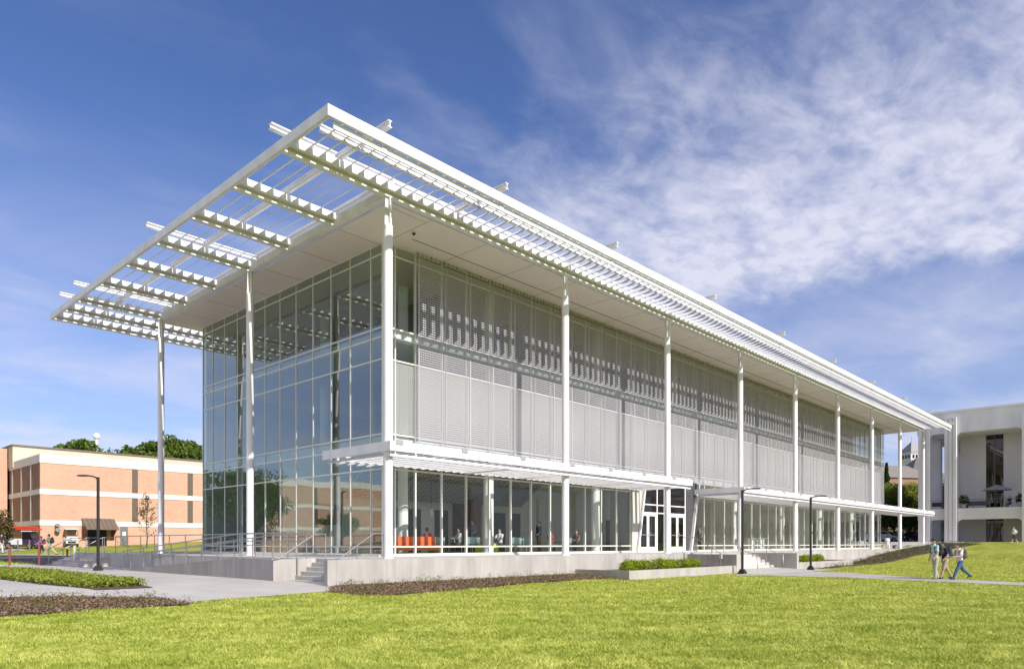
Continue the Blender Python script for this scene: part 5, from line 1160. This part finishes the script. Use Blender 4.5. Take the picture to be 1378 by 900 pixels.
def golf_cart(u, v, rz_, label):
    x, y = gp(u, v); t = thing('golf_cart', (x, y, H(x, y) + 0.02), label, 'golf cart', None, rz_)
    m = MB(); m.prism([(-1.15, 0.35), (-1.2, 0.85), (-0.5, 0.9), (-0.45, 0.45), (0.35, 0.42), (0.75, 0.85), (1.1, 0.8), (1.15, 0.4)], 'y', -0.56, 0.56); m.build('body', M['cwhite'], t, True)
    m = MB(); m.box(-0.6, 0.0, -0.52, 0.52, 0.6, 0.78); m.prism([(-0.62, 0.78), (-0.5, 0.78), (-0.62, 1.25), (-0.7, 1.25)], 'y', -0.52, 0.52); m.build('seat', M['dark'], t, True)
    m = MB(); m.box(-0.95, 0.75, -0.6, 0.6, 1.84, 1.92); m.build('roof', M['cwhite'], t, True)
    for a in (-0.85, 0.65):
        for b in (-0.54, 0.54): m = MB(); m.tube([(a, b, 0.8), (a * 0.98, b, 1.84)], 0.022, 6); m.build('roof_post', M['grey'], t, True)
    m = MB(); m.box(-1.3, -0.85, -0.5, 0.5, 0.75, 1.1); m.build('cargo_box', M['cwhite'], t, True)
    m = MB(); m.box(-1.18, -1.14, -0.4, 0.4, 0.4, 0.6); m.build('bumper', M['rubber'], t, True)
    m = MB(); m.tube([(0.35, 0.25, 0.8), (0.2, 0.25, 1.05)], 0.02, 6); m.tube([(0.2 - 0.02, 0.25, 1.03), (0.2 + 0.02, 0.25, 1.07)], 0.16, 12); m.build('steering_wheel', M['rubber'], t, True)
    for xx in (-0.8, 0.8):
        for yy in (-0.52, 0.52): wheel(None, None, xx, yy, 0.25, t, 0.18)
golf_cart(95.5, 735.6, R(80), 'white golf cart parked against the brick wall left of the awning')
x, y = gp(31, 738.2); t = thing('utility_cart', (x, y, H(x, y) + 0.02), 'purple fronted utility cart carrying red ladders on its rack', 'utility cart', None, LEFT + R(180))
t.scale = (0.82, 0.82, 0.9)
m = MB(); m.prism([(-1.9, 0.45), (-1.9, 1.1), (0.3, 1.1), (0.4, 0.55), (0.4, 0.45)], 'y', -0.7, 0.7); m.build('cargo_bed', M['cwhite'], t, True)
m = MB(); m.prism([(0.41, 0.45), (0.41, 1.0), (1.0, 1.05), (1.75, 0.95), (1.85, 0.45)], 'y', -0.72, 0.72); m.build('cab_body', M['purple'], t, True)
m = MB(); m.prism([(0.35, 1.02), (0.35, 1.85), (1.15, 1.85), (1.6, 1.02)], 'y', -0.68, 0.68); m.build('window', M['screen'], t, True)
m = MB(); m.box(0.25, 1.35, -0.74, 0.74, 1.86, 1.95); m.build('roof', M['cwhite'], t, True)
m = MB()
for a in (-1.8, -0.6, 0.3):
    for b in (-0.68, 0.68): m.tube([(a, b, 1.1), (a, b, 2.0)], 0.03, 6)
    m.tube([(a, -0.72, 2.0), (a, 0.72, 2.0)], 0.03, 6)
m.build('rack', M['grey'], t, True)
for xx in (-1.3, 1.25):
    for yy in (-0.66, 0.66): wheel(None, None, xx, yy, 0.34, t, 0.22)
lt = thing('ladder', (x, y, H(x, y) + 2.06), 'bundle of red ladders lying on the utility cart rack', 'ladder', None, LEFT + R(180)); lt.scale = (0.82, 0.82, 1.1); lt.location.z = H(x, y) + 0.02 + 0.9 * 2.04
m = MB()
for b in (-0.55, -0.15, 0.15, 0.55): m.box(-2.6, 1.9, b - 0.05, b + 0.05, 0.0, 0.14); m.box(-2.2, 1.6, b * 0.8 - 0.05, b * 0.8 + 0.05, 0.18, 0.34)
m.build('side_rail', M['red'], lt, True)
m = MB()
for k in range(14): m.box(-2.5 + k * 0.32, -2.44 + k * 0.32, -0.11, 0.11, 0.03, 0.08); m.box(-2.5 + k * 0.32, -2.44 + k * 0.32, 0.19, 0.51, 0.03, 0.08); m.box(-2.5 + k * 0.32, -2.44 + k * 0.32, -0.51, -0.19, 0.03, 0.08)
m.build('rung', M['red'], lt, True)
for u, v, hh_, mm, lab in ((13, 761, 1.15, M['rust'], 'rusty red bollard at the plaza edge nearest the road bend'), (52.5, 760.5, 1.3, M['rust'], 'rusty red bollard in the middle of the road mouth'), (90.5, 756, 0.9, M['rust'], 'short rusty red bollard by the side stairs'), (100, 761, 1.2, M['lampglass'], 'white bollard beside the side stairs'), (24, 741, 1.0, M['grey'], 'grey bollard in front of the utility cart rear wheel'), (39.5, 741, 1.0, M['grey'], 'grey bollard in front of the utility cart cab')):
    x, y = gp(u, v); t = thing('bollard', (x, y, H(x, y)), lab, 'bollard')
    m = MB(); m.tube([(0, 0, -0.1), (0, 0, hh_ - 0.05)], 0.06, 12); m.build('post', mm, t, True); m = MB(); m.lathe([(0.085, -0.02), (0.08, 0.04), (0.0, 0.07)], (0, 0, hh_ - 0.05), 12); m.build('cap', mm, t, True)
# bins on the walkway beyond
for i, (x, y, lab) in enumerate(((70.5, 6.0, 'low white concrete block seat on the walkway by the parked cars'), (66.8, 0.9, 'small grey litter bin near the person in white'))):
    z = H(x, y); 
    if i == 0:
        t = thing('concrete_bench', (x + 2, y, z), lab, 'bench'); m = MB(); m.box(x + 1, x + 3.2, y, y + 0.5, z + 0.1, z + 0.5); m.build('seat', M['precast'], t); m = MB(); m.box(x + 1.3, x + 2.9, y + 0.1, y + 0.4, z, z + 0.1); m.build('plinth', M['grey'], t)
    else:
        t = thing('litter_bin', (x, y, z), lab, 'litter bin'); m = MB(); m.lathe([(0.0, 0.0), (0.22, 0.0), (0.25, 0.7), (0.2, 0.7)], (x, y, z), 14); m.build('bin_body', M['grey'], t); m = MB(); m.lathe([(0.27, 0.0), (0.25, 0.06), (0.0, 0.1)], (x, y, z + 0.7), 14); m.build('lid', M['black'], t)
